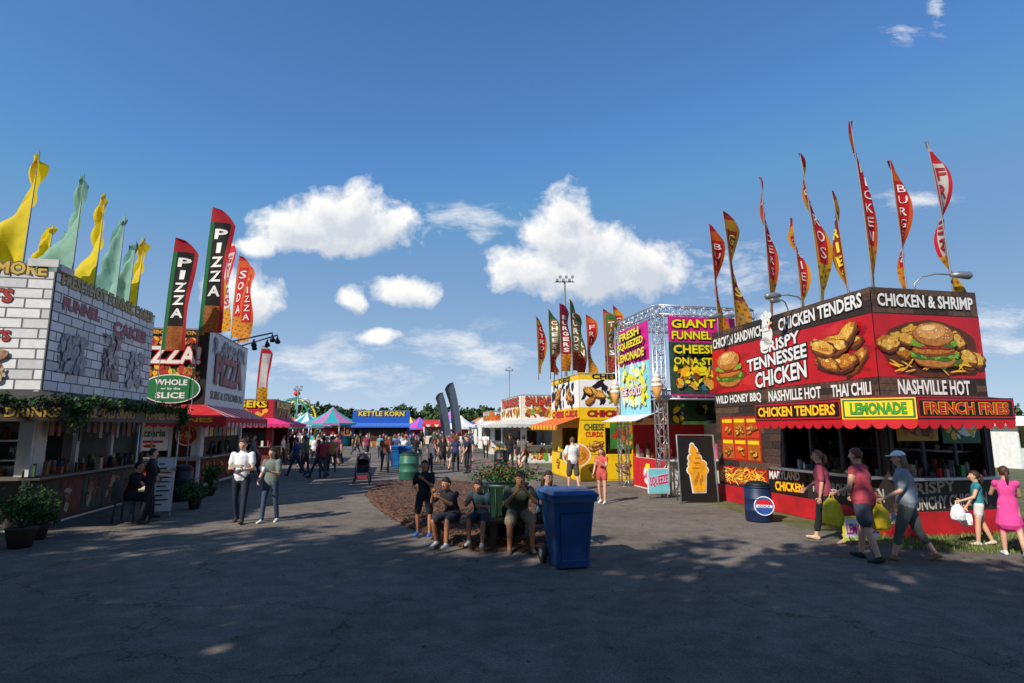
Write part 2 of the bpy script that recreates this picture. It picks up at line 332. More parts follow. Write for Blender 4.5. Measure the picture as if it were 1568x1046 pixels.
    Q=Panel(i,(.0,-.03,0),(1,0,0)); Q.rect(.25,1.75,1.2,2.12,M('c8901c',.5,.1),1); Q.mosaic(.28,1.77,1.17,2.1,14,[FRIED,FRIED3,BUN],2,.3); Q.rect(1.3,1.7,2.2,2.1,DGREEN,1); Q.mosaic(1.3,1.72,2.2,2.08,12,[LETT,CHEESE,WHITE],2,.3)
    A=T['awning']; e=[(-1.25,2.15),(-1.2,-.35),(-.42,-1.15),(1.62,-1.18)]
    wl=[(0,2.9),(0,0),(0,0),(2.5,0)]
    can=M('7d1016',.8,.15,name='awning_canvas')
    for k in range(3):
        A.poly([(e[k][0],e[k][1],2.5),(e[k+1][0],e[k+1][1],2.5),(wl[k+1][0],wl[k+1][1],2.62)]+([(wl[k][0],wl[k][1],2.62)] if wl[k]!=wl[k+1] else []),can)
    A.poly([(-1.25,2.15,2.5),(0,2.15,2.5),(0,2.9,2.62)],can)
    T2=T['awning_signs']
    spec=[(BLACK,'CHICKEN TENDERS',YEL,RED),(YEL,'LEMONADE',M('2c9a2c',.5,.1),BLACK),(BLACK,'FRENCH FRIES',RED,YEL)]
    for k in range(3):
        p=V(*e[k],0);q=V(*e[k+1],0);L_=(q-p).length; P=Panel(T2,p,(q-p))
        n=P.n; a=p-n*.05; b_=q-n*.05
        T2.add([p+V(0,0,2.15),q+V(0,0,2.15),q+V(0,0,2.52),p+V(0,0,2.52),a+V(0,0,2.15),b_+V(0,0,2.15),b_+V(0,0,2.52),a+V(0,0,2.52)],[(0,1,2,3),(5,4,7,6),(3,2,6,7),(4,5,1,0),(4,0,3,7),(1,5,6,2)],spec[k][0])
        P.rect(.02,2.17,L_-.02,2.50,RED if k!=1 else DGREEN,1); P.rect(.05,2.2,L_-.05,2.47,spec[k][0],2)
        P.text(spec[k][1],.14,2.235,L_-.14,2.435,spec[k][2],3,spec[k][3],ow=.06)
        scallop(P,0,L_,2.15,.24,[RED],-2,.17)
    Lf=T['flood_lights']
    spot(Lf,(.1,2.0,4.7),.7,.35,(-1,0,0)); spot(Lf,(.1,4.3,4.7),.7,.35,(-1,.2,0)); spot(Lf,(1.5,.4,4.7),.8,.5,(1,-.4,0)); spot(Lf,(.6,3.2,4.7),.5,.5,(-1,-.5,0))
    T.done()
chicken()
# ------------------------------------------------------------------ white brick stand (left)
LEAFM=[M(h,.8,.2,name='leaf') for h in ('2c4a1c','1f3814','3b5a24','486a2a')]
def brick_stand():
    T=Thing('white_brick_funnel_cake_stand',-9.5,11.5,0,ROT)
    WB=M('cfcbc4',.6,.1)
    stand_shell(T,-4.2,0,0,5.0,5.2,WB,(-3.9,-.3),(.4,4.7),1,1.0,2.35)
    S=T['upper_signs']
    P=Panel(S,(-4.2,-.01,0),(1,0,0)); P.bricks(0,2.75,4.2,5.25,.62,.2,BRICKW)
    P.text('FUNNEL CAKES & MORE',.3,5.14,4.05,5.4,M('d8b040',.5,.1),4,M('5a4420',.6),slant=-.06,ow=.1)
    P.text('DONUTS',1.9,4.52,3.5,4.8,M('b8231c',.5,.1),4,M('3b1010',.5)); P.text('PEANUTS',2.3,3.72,3.55,3.94,M('b8231c',.5,.1),4,M('3b1010',.5))
    P.mosaic(2.3,2.85,3.6,3.65,70,[M(h,.6,.5,24) for h in ('a87c5c','8c5a3c','c9a884','6e4028')],5,.14)
    Q=Panel(S,(.01,0,0),(0,1,0)); Q.bricks(0,2.75,5.0,5.22,.5,.2,BRICKW)
    Q.text('FRESH HOT FUNNEL CAKES',.2,5.0,4.8,5.28,M('b8a468',.5,.1),4,M('7a6a48',.6),ow=.1)
    Q.text('FUNNEL',.35,4.5,1.9,4.76,M('a85660',.5,.1),4,M('8e6068',.5)); Q.text('CAKES',2.6,4.35,4.5,4.66,M('a85660',.5,.1),4,M('8e6068',.5))
    Q.mosaic(.3,3.1,1.5,4.1,60,[M(h,.7,.3,14) for h in ('a8a4ac','8f8c96','b8b2b0','aca4a8')],5,.15)
    Q.mosaic(2.1,3.1,3.1,4.4,80,[M(h,.7,.3,18) for h in ('b8a29c','ac9884','c8bcb8','9c8480')],5,.12); Q.mosaic(3.4,3.0,4.6,4.1,60,[M(h,.7,.3,18) for h in ('b8aca8','b8acb0','cfc8c8')],5,.13)
    S.box(-.5,.06,-.06,.0-.012,5.3,5.46,WB); S.box(.012,.09,0.0,.5,5.24,5.38,WB)
    A=T['awning']; aw=M('2b2723',.7,.2)
    A.poly([(-4.4,-.75,2.5),(1.05,-.75,2.5),(0,0,2.75),(-4.4,0,2.75)],aw); A.poly([(1.05,-.75,2.5),(1.05,4.9,2.5),(0,4.9,2.75),(0,0,2.75)],aw)
    A.box(-4.4,1.05,-.8,-.752,2.12,2.5,M('3a2b22',.6,.2)); A.box(1.052,1.1,-.8,4.9,2.12,2.5,M('3a2b22',.6,.2))
    P=Panel(A,(-4.4,-.801,0),(1,0,0)); P.text('FRESH FUNNEL CAKES',.3,2.2,2.6,2.38,M('b8882c',.5),1); P.text('ICE COLD DRINKS',3.0,2.2,5.2,2.38,M('b88c2c',.5,.1),1)
    Q=Panel(A,(1.101,-.8,0),(0,1,0)); Q.text('ICE COLD DRINKS',.3,2.2,2.4,2.4,M('a8762e',.5,.1),1); Q.text('FUNNEL CAKES',3.0,2.2,5.2,2.4,M('a8762e',.5,.1),1)
    G=T['garland']; pts=[]
    for i in range(3200):
        t=R.random(); s=R.random()
        if s<.5: x=-4.4+5.5*t; y=-.82
        else: x=1.12; y=-.8+5.7*t
        d=.09*abs(math.sin((x+y)*3.1)); pts.append((x+R.gauss(0,.06),y+R.gauss(0,.06),2.54-d+R.gauss(0,.06)))
    for k in range(600): pts.append((1.1+R.gauss(0,.1),-.8+R.gauss(0,.1),2.45-abs(R.gauss(0,.2)))); pts.append((1.1+R.gauss(0,.08),4.6+R.gauss(0,.1),2.4-abs(R.gauss(0,.18))))
    G.leaves(pts,.09,LEAFM)
    C=T['counter']; cm=M('6d6458',.5,.2)
    C.box(-4.2,.35,-.4,-.01,1.0,1.05,cm); C.box(.01,.36,-.4,4.8,1.0,1.05,cm)
    for x in (-3.0,-1.5,.0): C.box(x-.09,x+.0,-.09,-.012,0,2.74,M('d0ccc8',.5,.05))
    for y in (1.4,3.0,4.7): C.box(.012,.1,y-.06,y+.06,1.05,2.74,M('b8b4ae',.5,.05))
    for y in (2.1,4.7): C.tube([(1.02,y,0),(1.02,y,2.5)],.02,STEEL)
    P=Panel(C,(-4.2,-.012,0),(1,0,0)); P.rect(.0,.05,4.2,.98,M('5a4c44',.6,.3),.5); P.rect(.2,.2,1.0,.9,M('8c3a34',.6,.3),1); P.rect(2.9,.15,3.6,.85,M('6d5a48',.6,.4),1); P.mosaic(2.9,.15,3.6,.85,12,FOODM,2,.3)
    Q=Panel(C,(.011,0,0),(0,1,0)); Q.rect(0,.05,5,.98,M('2c2622',.6,.3),.5)
    for k in range(5): Q.rect(.15+k*.95,.12,1.0+k*.95,.9,M(('4a3a2c','6c2a24','3c4a34','4c4238','5c5040')[k],.6,.4),1); Q.mosaic(.2+k*.95,.15,.95+k*.95,.88,14,[FRIED3,PATTY,M('8a6a4c',.6,.3),M('6c2a20',.6),M('a8987c',.6)],2,.22)
    I=T['interior']; I.box(-3.9,-.5,2.0,2.4,.14,1.9,M('3a3630',.6,.3)); I.box(-2.2,-.3,1.0,1.3,.14,1.2,STEEL)
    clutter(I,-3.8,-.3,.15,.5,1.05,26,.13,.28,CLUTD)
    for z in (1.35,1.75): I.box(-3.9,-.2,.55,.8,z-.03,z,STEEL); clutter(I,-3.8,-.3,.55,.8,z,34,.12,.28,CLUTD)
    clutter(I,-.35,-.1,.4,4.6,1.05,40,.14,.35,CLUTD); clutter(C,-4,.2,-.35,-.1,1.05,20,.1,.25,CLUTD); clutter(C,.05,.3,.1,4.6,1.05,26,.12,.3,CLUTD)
    for k in range(16): C.box(.11,.13,.2+k*.29,.2+k*.29+R.uniform(.1,.2),R.uniform(1.7,1.9),2.3,R.choice(CLUTD))
    T.done()
    T=Thing('menu_board',-8.0,13.4,0,rad(22)); b=T['board']; w=M('c8c4bc',.5,.1)
    b.add([(-.19,0,.12),(.19,0,.12),(.19,.2,1.3),(-.19,.2,1.3),(-.19,.03,.12),(.19,.03,.12),(.19,.23,1.3),(-.19,.23,1.3)],[(0,1,2,3),(5,4,7,6),(3,2,6,7),(4,5,1,0),(4,0,3,7),(1,5,6,2)],w); b.tube([(-.17,0,0),(-.17,.2,1.3)],.015,w,6); b.tube([(.17,0,0),(.17,.2,1.3)],.015,w,6); b.tube([(0,.55,0),(0,.22,1.25)],.015,w,6)
    for k in range(10):
        z=.25+k*.1; yy=(z-.12)/1.18*.2-.004; L_=R.uniform(.12,.3); b.add([(-.15,yy,z),(-.15+L_,yy,z),(-.15+L_,yy+.005,z+.03),(-.15,yy+.005,z+.03)],[(0,1,2,3)],BLACK)
    T.done()
brick_stand()
# ------------------------------------------------------------------ pizza stand
def pizza():
    T=Thing('pizza_stand',-10.5,19.5,0,ROT); wl=M('d9d4cc',.6,.1)
    stand_shell(T,-5,0,0,5.2,5.35,wl,(-4.6,-.3),(.3,4.9),1,1.0,2.2)
    S=T['upper_signs']; P=Panel(S,(-5,-.01,0),(1,0,0)); P.rect(0,2.75,5,5.4,M('1a1613',.5,.2),1)
    P.mosaic(3.0,4.75,4.8,5.1,50,[TOM,FRIED,CHEESE,RED,FRIED3],3,.3); P.mosaic(3.1,3.5,4.85,4.15,70,[TOM,TOM,CHEESE,FRIED,LETT,FRIED3],3,.22)
    P.text('JUMBO CALZONES',2.9,5.12,4.85,5.3,M('d99a2c',.5,.1),14); P.text('PIZZA!',2.75,4.15,4.8,4.75,M('eee6d8',.5,.05),20,RED); P.blob(3.95,3.3,.88,.46,M('117038',.5,.05),19,0,.0,32); P.blob(3.95,3.3,.92,.49,WHITE,18,0,0,32)
    P.text('WHOLE',3.45,3.42,4.45,3.62,WHITE,20); P.text('or by the',3.65,3.25,4.25,3.35,WHITE,20); P.text('SLICE',3.5,2.98,4.4,3.18,WHITE,20)
    Q=Panel(S,(.01,0,0),(0,1,0)); Q.rect(0,2.75,5.2,5.4,M('d9d6d2',.5,.1),1)
    Q.text('PIZZA',.8,3.6,4.4,4.6,M('9c2a2a',.5,.1),12,M('3c1c1c',.5)); Q.text('SUBS & STROMBOLI',.5,3.0,4.8,3.3,M('56423c',.5,.1),3); Q.mosaic(.3,4.4,4.9,5.3,50,[M(h,.6,.3) for h in ('aaa4a8','b8acac','94908c')],3,.25)
    A=T['awning']; r=M('c01a22',.8,.1); w=M('d8b0ac',.8,.1)
    for (a,b,cx,n) in (((-5,-1.0),(1.0,-1.0),0,14),((1.0,-1.0),(1.0,5.2),1,16)):
        for k in range(n):
            t0=k/n;t1=(k+1)/n; p=[a[i]+(b[i]-a[i])*t0 for i in (0,1)]; q=[a[i]+(b[i]-a[i])*t1 for i in (0,1)]
            if cx==0: P2=(min(p[0],-.0)*1,0); Q2=(min(q[0],0),0)
            else: P2=(0,max(p[1],0)); Q2=(0,max(q[1],0))
            c=r if (k%2 or cx==0) else w
            A.poly([(p[0],p[1],2.35),(q[0],q[1],2.35),(Q2[0],Q2[1],2.78),(P2[0],P2[1],2.78)],c)
        PP=Panel(A,(a[0],a[1],0),(b[0]-a[0],b[1]-a[1],0)); L_=math.dist(a,b); PP.rect(0,2.15,L_,2.35,r,0); scallop(PP,0,L_,2.17,.25,[r,w] if cx else [r],1,.15)
        if cx==0: PP.text('CALZONES',3.4,2.18,5.6,2.32,CHEESE,2)
    C=T['counter']; C.box(.01,.4,0,5,1.0,1.05,STEEL); C.box(-4.6,.3,-.4,-.01,1.0,1.05,STEEL)
    for x in (-2.2,-.9,0): C.box(x-.06,x+.02,-.1,-.02,0,2.74,wl)
    P=Panel(C,(-5,-.02,0),(1,0,0)); P.rect(2.9,1.25,4.0,2.1,WHITE,1); P.text('Pizzeria',3.0,1.7,3.9,1.95,M('16703a',.5),2); P.rect(3.05,1.5,3.85,1.58,RED,2); P.blob(3.45,1.4,.2,.06,TOM,3)
    P.blob(4.55,1.75,.36,.36,M('e8c890',.5),1,0,.02,28); P.blob(4.55,1.75,.31,.31,TOM,2,0,.03,28); P.mosaic(4.3,1.5,4.8,2.0,24,[CHEESE,FRIED2,TOM],3,.12)
    P.rect(2.9,.2,4.9,.9,M('6c2420',.6,.2),1); P.mosaic(2.9,.2,4.9,.9,30,FOODM,2,.25)
    Q=Panel(C,(.02,0,0),(0,1,0)); Q.rect(.1,.1,5.0,.95,M('7a3028',.6,.2),1); Q.mosaic(.2,.15,4.9,.9,50,FOODM,2,.25)
    for k in range(9): Q.rect(.2+k*.54,1.7,.62+k*.54,2.1,R.choice([RED,WHITE,CHEESE,M('31633c',.5)]),1)
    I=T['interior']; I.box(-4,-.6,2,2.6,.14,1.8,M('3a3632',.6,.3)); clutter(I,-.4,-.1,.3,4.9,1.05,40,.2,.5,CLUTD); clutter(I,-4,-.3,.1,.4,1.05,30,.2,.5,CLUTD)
    L=T['spot_lights']; L.tube([(0,4.2,5.4),(1.4,4.2,5.9)],.03,BLACK); L.tube([(0,2.9,5.4),(1.5,2.7,5.75)],.03,BLACK)
    for (x,y,z) in ((.5,4.2,5.55),(1.0,4.2,5.7),(1.4,4.2,5.85),(.8,2.8,5.5),(1.5,2.7,5.7)): L.tube([(x,y,z),(x,y-.05,z-.12),(x+.05,y-.2,z-.25),(x+.06,y-.23,z-.3)],[.02,.05,.1,.11],BLACK,10)
    T.done()
pizza()
# ------------------------------------------------------------------ generic smaller stand
def small_stand(name,x,y,rot,w,d,h,wall,sign,txt,tc,awn,side,zsign=2.4,lower=None,mos=True):
    T=Thing(name,x,y,0,rot); x0,x1=(0,w) if side<0 else (-w,0)
    stand_shell(T,x0,x1,0,d,h-.05,wall,(x0+.3,x1-.3),(.3,d-.4),side,1.0,2.0)
    S=T['signs']
    P=Panel(S,(x0,-.01,0),(1,0,0)); P.rect(0,zsign,w,h,sign,1); P.text(txt[0],.1*w,zsign+(h-zsign)*.55,.9*w,h-.1,tc,12,BLACK)
    if mos: P.mosaic(.05*w,zsign,.95*w,zsign+(h-zsign)*.6,25,FOODM,2,.25)
    P.rect(0,.05,w,.95,lower or sign,1); P.mosaic(0,.1,w,.9,20,FOODM+[lower or sign],2,.25)
    Q=Panel(S,(x0-.01,d,0),(0,-1,0)) if side<0 else Panel(S,(x1+.01,0,0),(0,1,0))
    Q.rect(0,zsign,d,h,sign,1); Q.text(txt[1],.1*d,zsign+(h-zsign)*.55,.9*d,h-.1,tc,12,BLACK)
    if mos: Q.mosaic(.05*d,zsign,.95*d,zsign+(h-zsign)*.6,45,FOODM,2,.25)
    Q.rect(0,.05,d,.95,lower or sign,1); Q.mosaic(0,.1,d,.9,40,FOODM,2,.25)
    A=T['awning']; e=-1.0 if side<0 else 1.0; xs=x0 if side<0 else x1
    A.poly([(xs,0,zsign+.02),(xs+e,-.8,zsign-.3),(xs+e,d,zsign-.3),(xs,d,zsign+.02)],awn)
    A.poly([(xs,0,zsign+.02),(xs+e,-.8,zsign-.3),(x1 if side<0 else x0,-.8,zsign-.3),(x1 if side<0 else x0,0,zsign+.02)],awn)
    PP=Panel(A,(xs+e,d,0),(0,-1,0)) if side<0 else Panel(A,(xs+e,-.8,0),(0,1,0)); scallop(PP,0,d+.8,zsign-.3,.3,[awn],0,.2)
    PP=Panel(A,(min(xs+e,x0),-.8,0),(1,0,0)); scallop(PP,0,w+1,zsign-.3,.3,[awn],0,.2)
    I=T['interior']; clutter(I,x0+.1,x0+.4 if side<0 else x1-.1,.3,d-.4,1.0,20,.2,.5,CLUTD); I.box(x0+.5,x1-.5,d*.5,d*.6,.14,1.8,M('55504a',.6,.3))
    C=T['counter']; C.box(min(xs,xs+e*.35),max(xs,xs+e*.35),0,d,.98,1.02,STEEL); C.box(x0,x1,-.35,-.02,.98,1.02,STEEL); clutter(C,x0,x1,-.3,-.1,1.02,10,.12,.3)
    return T
Yw=M('f2c40f',.5,.08); OR=M('d9661c',.7,.1)
def cheese():
    T=Thing('cheese_curd_stand',2.6,22,0,ROT)
    stand_shell(T,0,2.4,0,4.0,4.05,Yw,(.3,2.1),(.3,2.5),-1,1.0,2.0)
    S=T['signs']; w=M('f0eee8',.5,.03)
    for (o,r,L) in (((-.01,4,0),(0,-1,0),4.0),((0,-.01,0),(1,0,0),2.4)):
        P=Panel(S,o,r); P.rect(0,3.85,L,4.12,Yw,1); P.rect(0,2.78,L,3.85,w,2)
        for _ in range(int(L*7)): P.blob(R.uniform(.1,L-.1),R.uniform(2.85,3.8),R.uniform(.08,.28),R.uniform(.06,.2),BLACK,3+R.random(),R.uniform(0,3),.25,14)
        P.rect(0,2.3,L,2.78,Yw,3)
        if L>3:
            P.tenders(1.0,3.3,1.2,.8,5,8); P.tenders(2.8,3.3,1.0,.7,5,8); P.text('CHEESE CURDS',.2,2.42,3.8,2.68,RED,5,BLACK); P.text('CHEESE',1.3,3.87,2.9,4.06,BLACK,4)
        else:
            P.tenders(.6,3.2,.9,.8,5,6); P.burger(1.6,3.3,.45,6); P.text('CHEESE',.5,3.88,2.0,4.08,BLACK,5); P.text('CHICKEN',.3,2.42,2.1,2.66,RED,5,BLACK)
        P.rect(0,.05,L,.95,Yw,1); P.tenders(L*.25,.5,.8,.5,3,5); P.tenders(L*.7,.5,.8,.5,3,6)
    P=Panel(S,(0,-.01,0),(1,0,0)); P.rect(.1,1.0,1.0,2.25,Yw,3); P.tenders(.55,1.35,.8,.5,4,6); P.text('CHEESE',.15,1.9,.95,2.15,DGREEN,5); P.text('CURDS',.2,1.65,.9,1.85,RED,5)
    P.rect(1.2,1.2,2.2,2.2,M('3c7a2e',.5,.2),3); P.mosaic(1.2,1.2,2.2,2.2,20,FOODM,4,.25)
    A=T['awning']; A.poly([(0,.0,2.4),(-1,-.3,2.1),(-1,4,2.1),(0,4,2.4)],OR); scallop(Panel(A,(-1,4,0),(0,-1,0)),0,4.3,2.1,.25,[OR,Yw],0,.2)
    C=T['counter']; C.box(-.35,0,.2,2.6,1,1.04,STEEL); clutter(C,-.3,-.05,.2,2.5,1.04,10,.12,.25); I=T['interior']; clutter(I,.1,.5,.3,2.5,1,20,.2,.5,CLUTD); I.box(1.5,2.2,1,3.5,.14,1.8,STEEL)
    L=T['picture_sign']
    Q=Panel(L,(-.7,-.6,0),(1,0,0)); Q.blob(.35,1.0,.55,.42,w,0,0,.02,24); Q.blob(.35,1.0,.5,.38,M('e88a2a',.5,.2),1,0,.02,24); Q.mosaic(0,.75,.75,1.25,18,[FRIED,FRIED2,CHEESE],2,.25); L.tube([(-.35,-.58,0),(-.35,-.58,.9)],.03,STEEL)
    T.done()
cheese()
small_stand('sausage_stand',.55,33,ROT,2.2,6.5,3.9,WHITE,M('f0e2cc',.5,.1),('SAUSAGE','ITALIAN SAUSAGE'),M('d9481c',.5,.1),M('c8c4bc',.8,.1),-1,2.5,M('e8e0d0',.5,.1)).done()
small_stand('french_fry_stand',-1.6,44,ROT,2.6,4,3.3,WHITE,M('d9701c',.5,.2),('FRIES','FRESH CUT FRIES'),WHITE,WHITE,-1,2.5,WHITE).done()
small_stand('burger_stand',-12.9,31,ROT,3.5,5,3.55,M('8c1c20',.6,.1),M('b01c28',.5,.1),('BURGERS','BURGERS'),YEL,M('d8306e',.8,.1),1,2.5,M('7a2c20',.6,.2)).done()
small_stand('kettle_corn_stand',-17.5,63,ROT,6.2,3,3.9,M('1c3a6c',.6,.1),M('1d58b4',.5,.1),('KETTLE KORN','POPCORN'),YEL,M('3a6ac0',.8,.1),-1,2.5,M('a8702c',.6,.2),False).done()
small_stand('candy_stand',-17.0,42,ROT,3,5,3.1,M('6c2c20',.6,.1),M('1f7a80',.5,.1),('CANDY','APPLES'),YEL,M('2a8a80',.8,.1),1,2.4).done()
# ------------------------------------------------------------------ truss stand
def truss(mb,p0,p1,s=.28):
    p0=V(*p0);p1=V(*p1); t=(p1-p0); L=t.length; t.normalize(); a=(V(0,0,1) if abs(t.z)<.5 else V(1,0,0)); a=(a-t*a.dot(t)).normalized(); b=t.cross(a)
    c=[(a*i+b*j)*s/2 for i,j in ((1,1),(1,-1),(-1,-1),(-1,1))]; al=M('c2c4c8',.35,.08,8,.7)
    for k in c: mb.tube([p0+k,p1+k],.022,al,6)
    n=max(2,int(L/s/1.2))
    for i in range(n):
        q=p0+t*L*i/n; r=p0+t*L*(i+1)/n
        for k in range(4):
            u,v=c[k],c[(k+1)%4]
            mb.tube([q+(u if i%2 else v),r+(v if i%2 else u)],.011,al,5); mb.tube([q+u,q+v],.011,al,5)
def icecone(mb,x,y,z,s=1):
    mb.tube([(x,y,z),(x,y,z+.55*s)],[.03*s,.2*s],M('c98a3c',.6,.3,30),12)
    for (dz,r) in ((.62,.22),(.8,.19),(.96,.13),(1.07,.06)): mb.ell((x,y,z+dz*s),r*s,r*s,.11*s,M('f0ddc8',.5,.08))
def truss_stand():
    T=Thing('fried_dessert_stand',4.5,17.3,0,ROT); F=T['truss_frame']; H=5.6
    for (x,y) in ((0,0),(0,3.0),(3.2,0),(3.2,3.0)): truss(F,(x,y,0),(x,y,H))
    for z in (5.6,3.0):
        truss(F,(0,0,z),(0,3,z)); truss(F,(0,0,z),(3.2,0,z)); 
    truss(F,(3.2,0,5.6),(3.2,3,5.6)); truss(F,(0,3,5.6),(3.2,3,5.6))
    B=T['banners']; mg=M('d4188a',.5,.15,2); pk=M('e85aa0',.5,.1); cy=M('8fd0dc',.5,.15); ye=M('f2e21c',.5,.05)
    P=Panel(B,(-.17,2.7,0),(0,-1,0)); P.rect(0,3.25,2.4,5.35,mg,1); P.rect(0,2.4,2.4,4.1,cy,2); P.mosaic(.1,2.6,2.3,4.2,110,[ye,M('f0f0b0',.5),M('e8e45a',.5),cy,WHITE,M('bfe0e8',.5),ye],3,.14)
    P.text('FRESH',.3,4.95,1.9,5.22,ye,28,BLACK,slant=.06); P.text('SQUEEZED',.15,4.6,2.2,4.88,ye,28,BLACK,slant=.06); P.text('LEMONADE',.15,4.22,2.25,4.5,ye,28,BLACK,slant=.06); P.text('ICE COLD',.3,3.05,2.0,3.3,WHITE,28,mg)
    Q=Panel(B,(.25,-.17,0),(1,0,0)); Q.rect(0,2.95,2.7,5.4,mg,1); Q.text('GIANT',.1,5.05,1.6,5.32,ye,8,BLACK,slant=.05); Q.text('FUNNEL CAKES',.1,4.7,2.6,4.96,ye,8,BLACK,slant=.05)
    Q.rect(0,3.0,2.7,4.6,M('2c4a3c',.5,.3),2); Q.mosaic(.05,3.05,2.65,4.1,100,[ye,ye,FRIED2,M('3a6a8c',.5),FRIED3,FRIED,CHEESE],3,.16); Q.text('CHEESECAKE',.1,4.25,2.6,4.52,ye,26,BLACK,slant=.05); Q.text('ON A STICK',.1,3.9,1.9,4.12,ye,26,BLACK)
    bd=T['body']; w=M('e6e2da',.6,.08)
    bd.box(.35,3.2,.35,3.0,0,1.0,w); bd.box(3.1,3.2,.35,3.0,1.0,2.9,w); bd.box(.35,3.1,2.9,3.0,1.0,2.9,RED); bd.box(.2,3.3,.2,3.1,2.9,3.0,w)
    P=Panel(bd,(.34,3.0,0),(0,-1,0)); P.rect(0,2.1,2.65,2.9,M('e8a888',.5,.1),1); P.tenders(.8,2.5,1.0,.6,3,8); P.tenders(1.9,2.5,1.0,.6,3,8); P.rect(0,.05,2.65,1.0,M('c8202c',.5,.1),1); P.mosaic(0,.1,2.6,.95,16,[WHITE,pk,ye,TOM],2,.25)
    Q=Panel(bd,(.35,.34,0),(1,0,0)); Q.rect(0,2.1,2.85,2.9,M('3a5a2c',.5,.3),1); Q.mosaic(0,2.1,2.8,2.9,40,[DGREEN,BLACK,ye,M('3a3a3a',.5)],2,.2); Q.rect(0,.05,2.85,.95,M('dcd6cc',.5,.1),1)
    clutter(bd,.4,.7,.5,2.8,1.0,18,.15,.5); clutter(bd,.8,2.8,.4,.7,1.0,18,.15,.5)
    bd.box(.3,3.2,.1,.3,1.0,1.04,w)
    s=T['pink_sign']; s.box(-.75,-.1,-.55,-.5,.15,.85,WHITE); P=Panel(s,(-.75,-.552,0),(1,0,0)); P.rect(.02,.17,.63,.83,M('7fd0d8',.5,.1),1); P.text('SQUEEZE',.05,.35,.6,.65,M('e01c7c',.5),2,WHITE,slant=.08)
    s.tube([(-.7,-.52,0),(-.7,-.52,.2)],.02,STEEL); s.tube([(-.15,-.52,0),(-.15,-.52,.2)],.02,STEEL)
    ic=T['ice_cream_cones']; icecone(ic,-.25,-.3,2.75,.8); icecone(ic,-.3,2.9,2.75,.8)
    can=T['canopy']
    for k in range(7):
        a=.2+k*.42;b=a+.42; can.poly([(-.75,a,2.2),(-.75,b,2.2),(.3,b,2.6),(.3,a,2.6)],w if k%2 else M('d8d0e0',.7))
    T.done()
    T=Thing('ice_cream_sign_board',5.05,15.75,0,ROT-.05); b=T['board']
    b.add([(-.5,0,.05),(.5,0,.05),(.5,.12,1.75),(-.5,.12,1.75),(-.5,.04,.05),(.5,.04,.05),(.5,.16,1.75),(-.5,.16,1.75)],[(0,1,2,3),(5,4,7,6),(3,2,6,7),(4,5,1,0),(4,0,3,7),(1,5,6,2)],M('16181a',.5,.2))
    b.tube([(-.53,-.01,0),(-.53,.13,1.8),(.53,.13,1.8),(.53,-.01,0)],.025,M('8a8a8a',.4)); b.tube([(-.4,.55,0),(-.4,.14,1.6)],.02,STEEL); b.tube([(.4,.55,0),(.4,.14,1.6)],.02,STEEL)
    g=M('e8a020',.5,.2)
    def at(u,v,d): return (u,.0+(v-.05)/1.7*.12-d,v)
    def bl(u,v,ru,rv,m,d):
        b.poly([at(u+math.cos(q*math.pi/9)*ru,v+math.sin(q*math.pi/9)*rv,d) for q in range(18)],m)
    wt=M('e8e4dc',.5)
    for (u,v,a,c) in ((0,.86,.3,.15),(0,1.02,.26,.12),(-.06,1.18,.19,.12),(-.08,1.36,.11,.13),(-.11,1.5,.05,.07)): bl(u,v,a+.03,c+.03,wt,.004+v*.001); bl(u,v,a,c,g,.012+v*.003)
    b.poly([at(-.26,.8,.008),(at(-.2,.26,.008)),at(.2,.26,.008),at(.26,.8,.008)],wt); b.poly([at(-.23,.78,.02),at(-.17,.29,.02),at(.17,.29,.02),at(.23,.78,.02)],g)
    for k in range(5): bl(-.1+k*.05,.55+.09*(k%3),.03,.1,M('b8781c',.5,.2),.026)
    for k in range(4): bl(-.05+.03*k,.95+.13*k-.02,.12-.02*k,.018,M('c8801c',.5,.2),.026)
    T.done()
truss_stand()
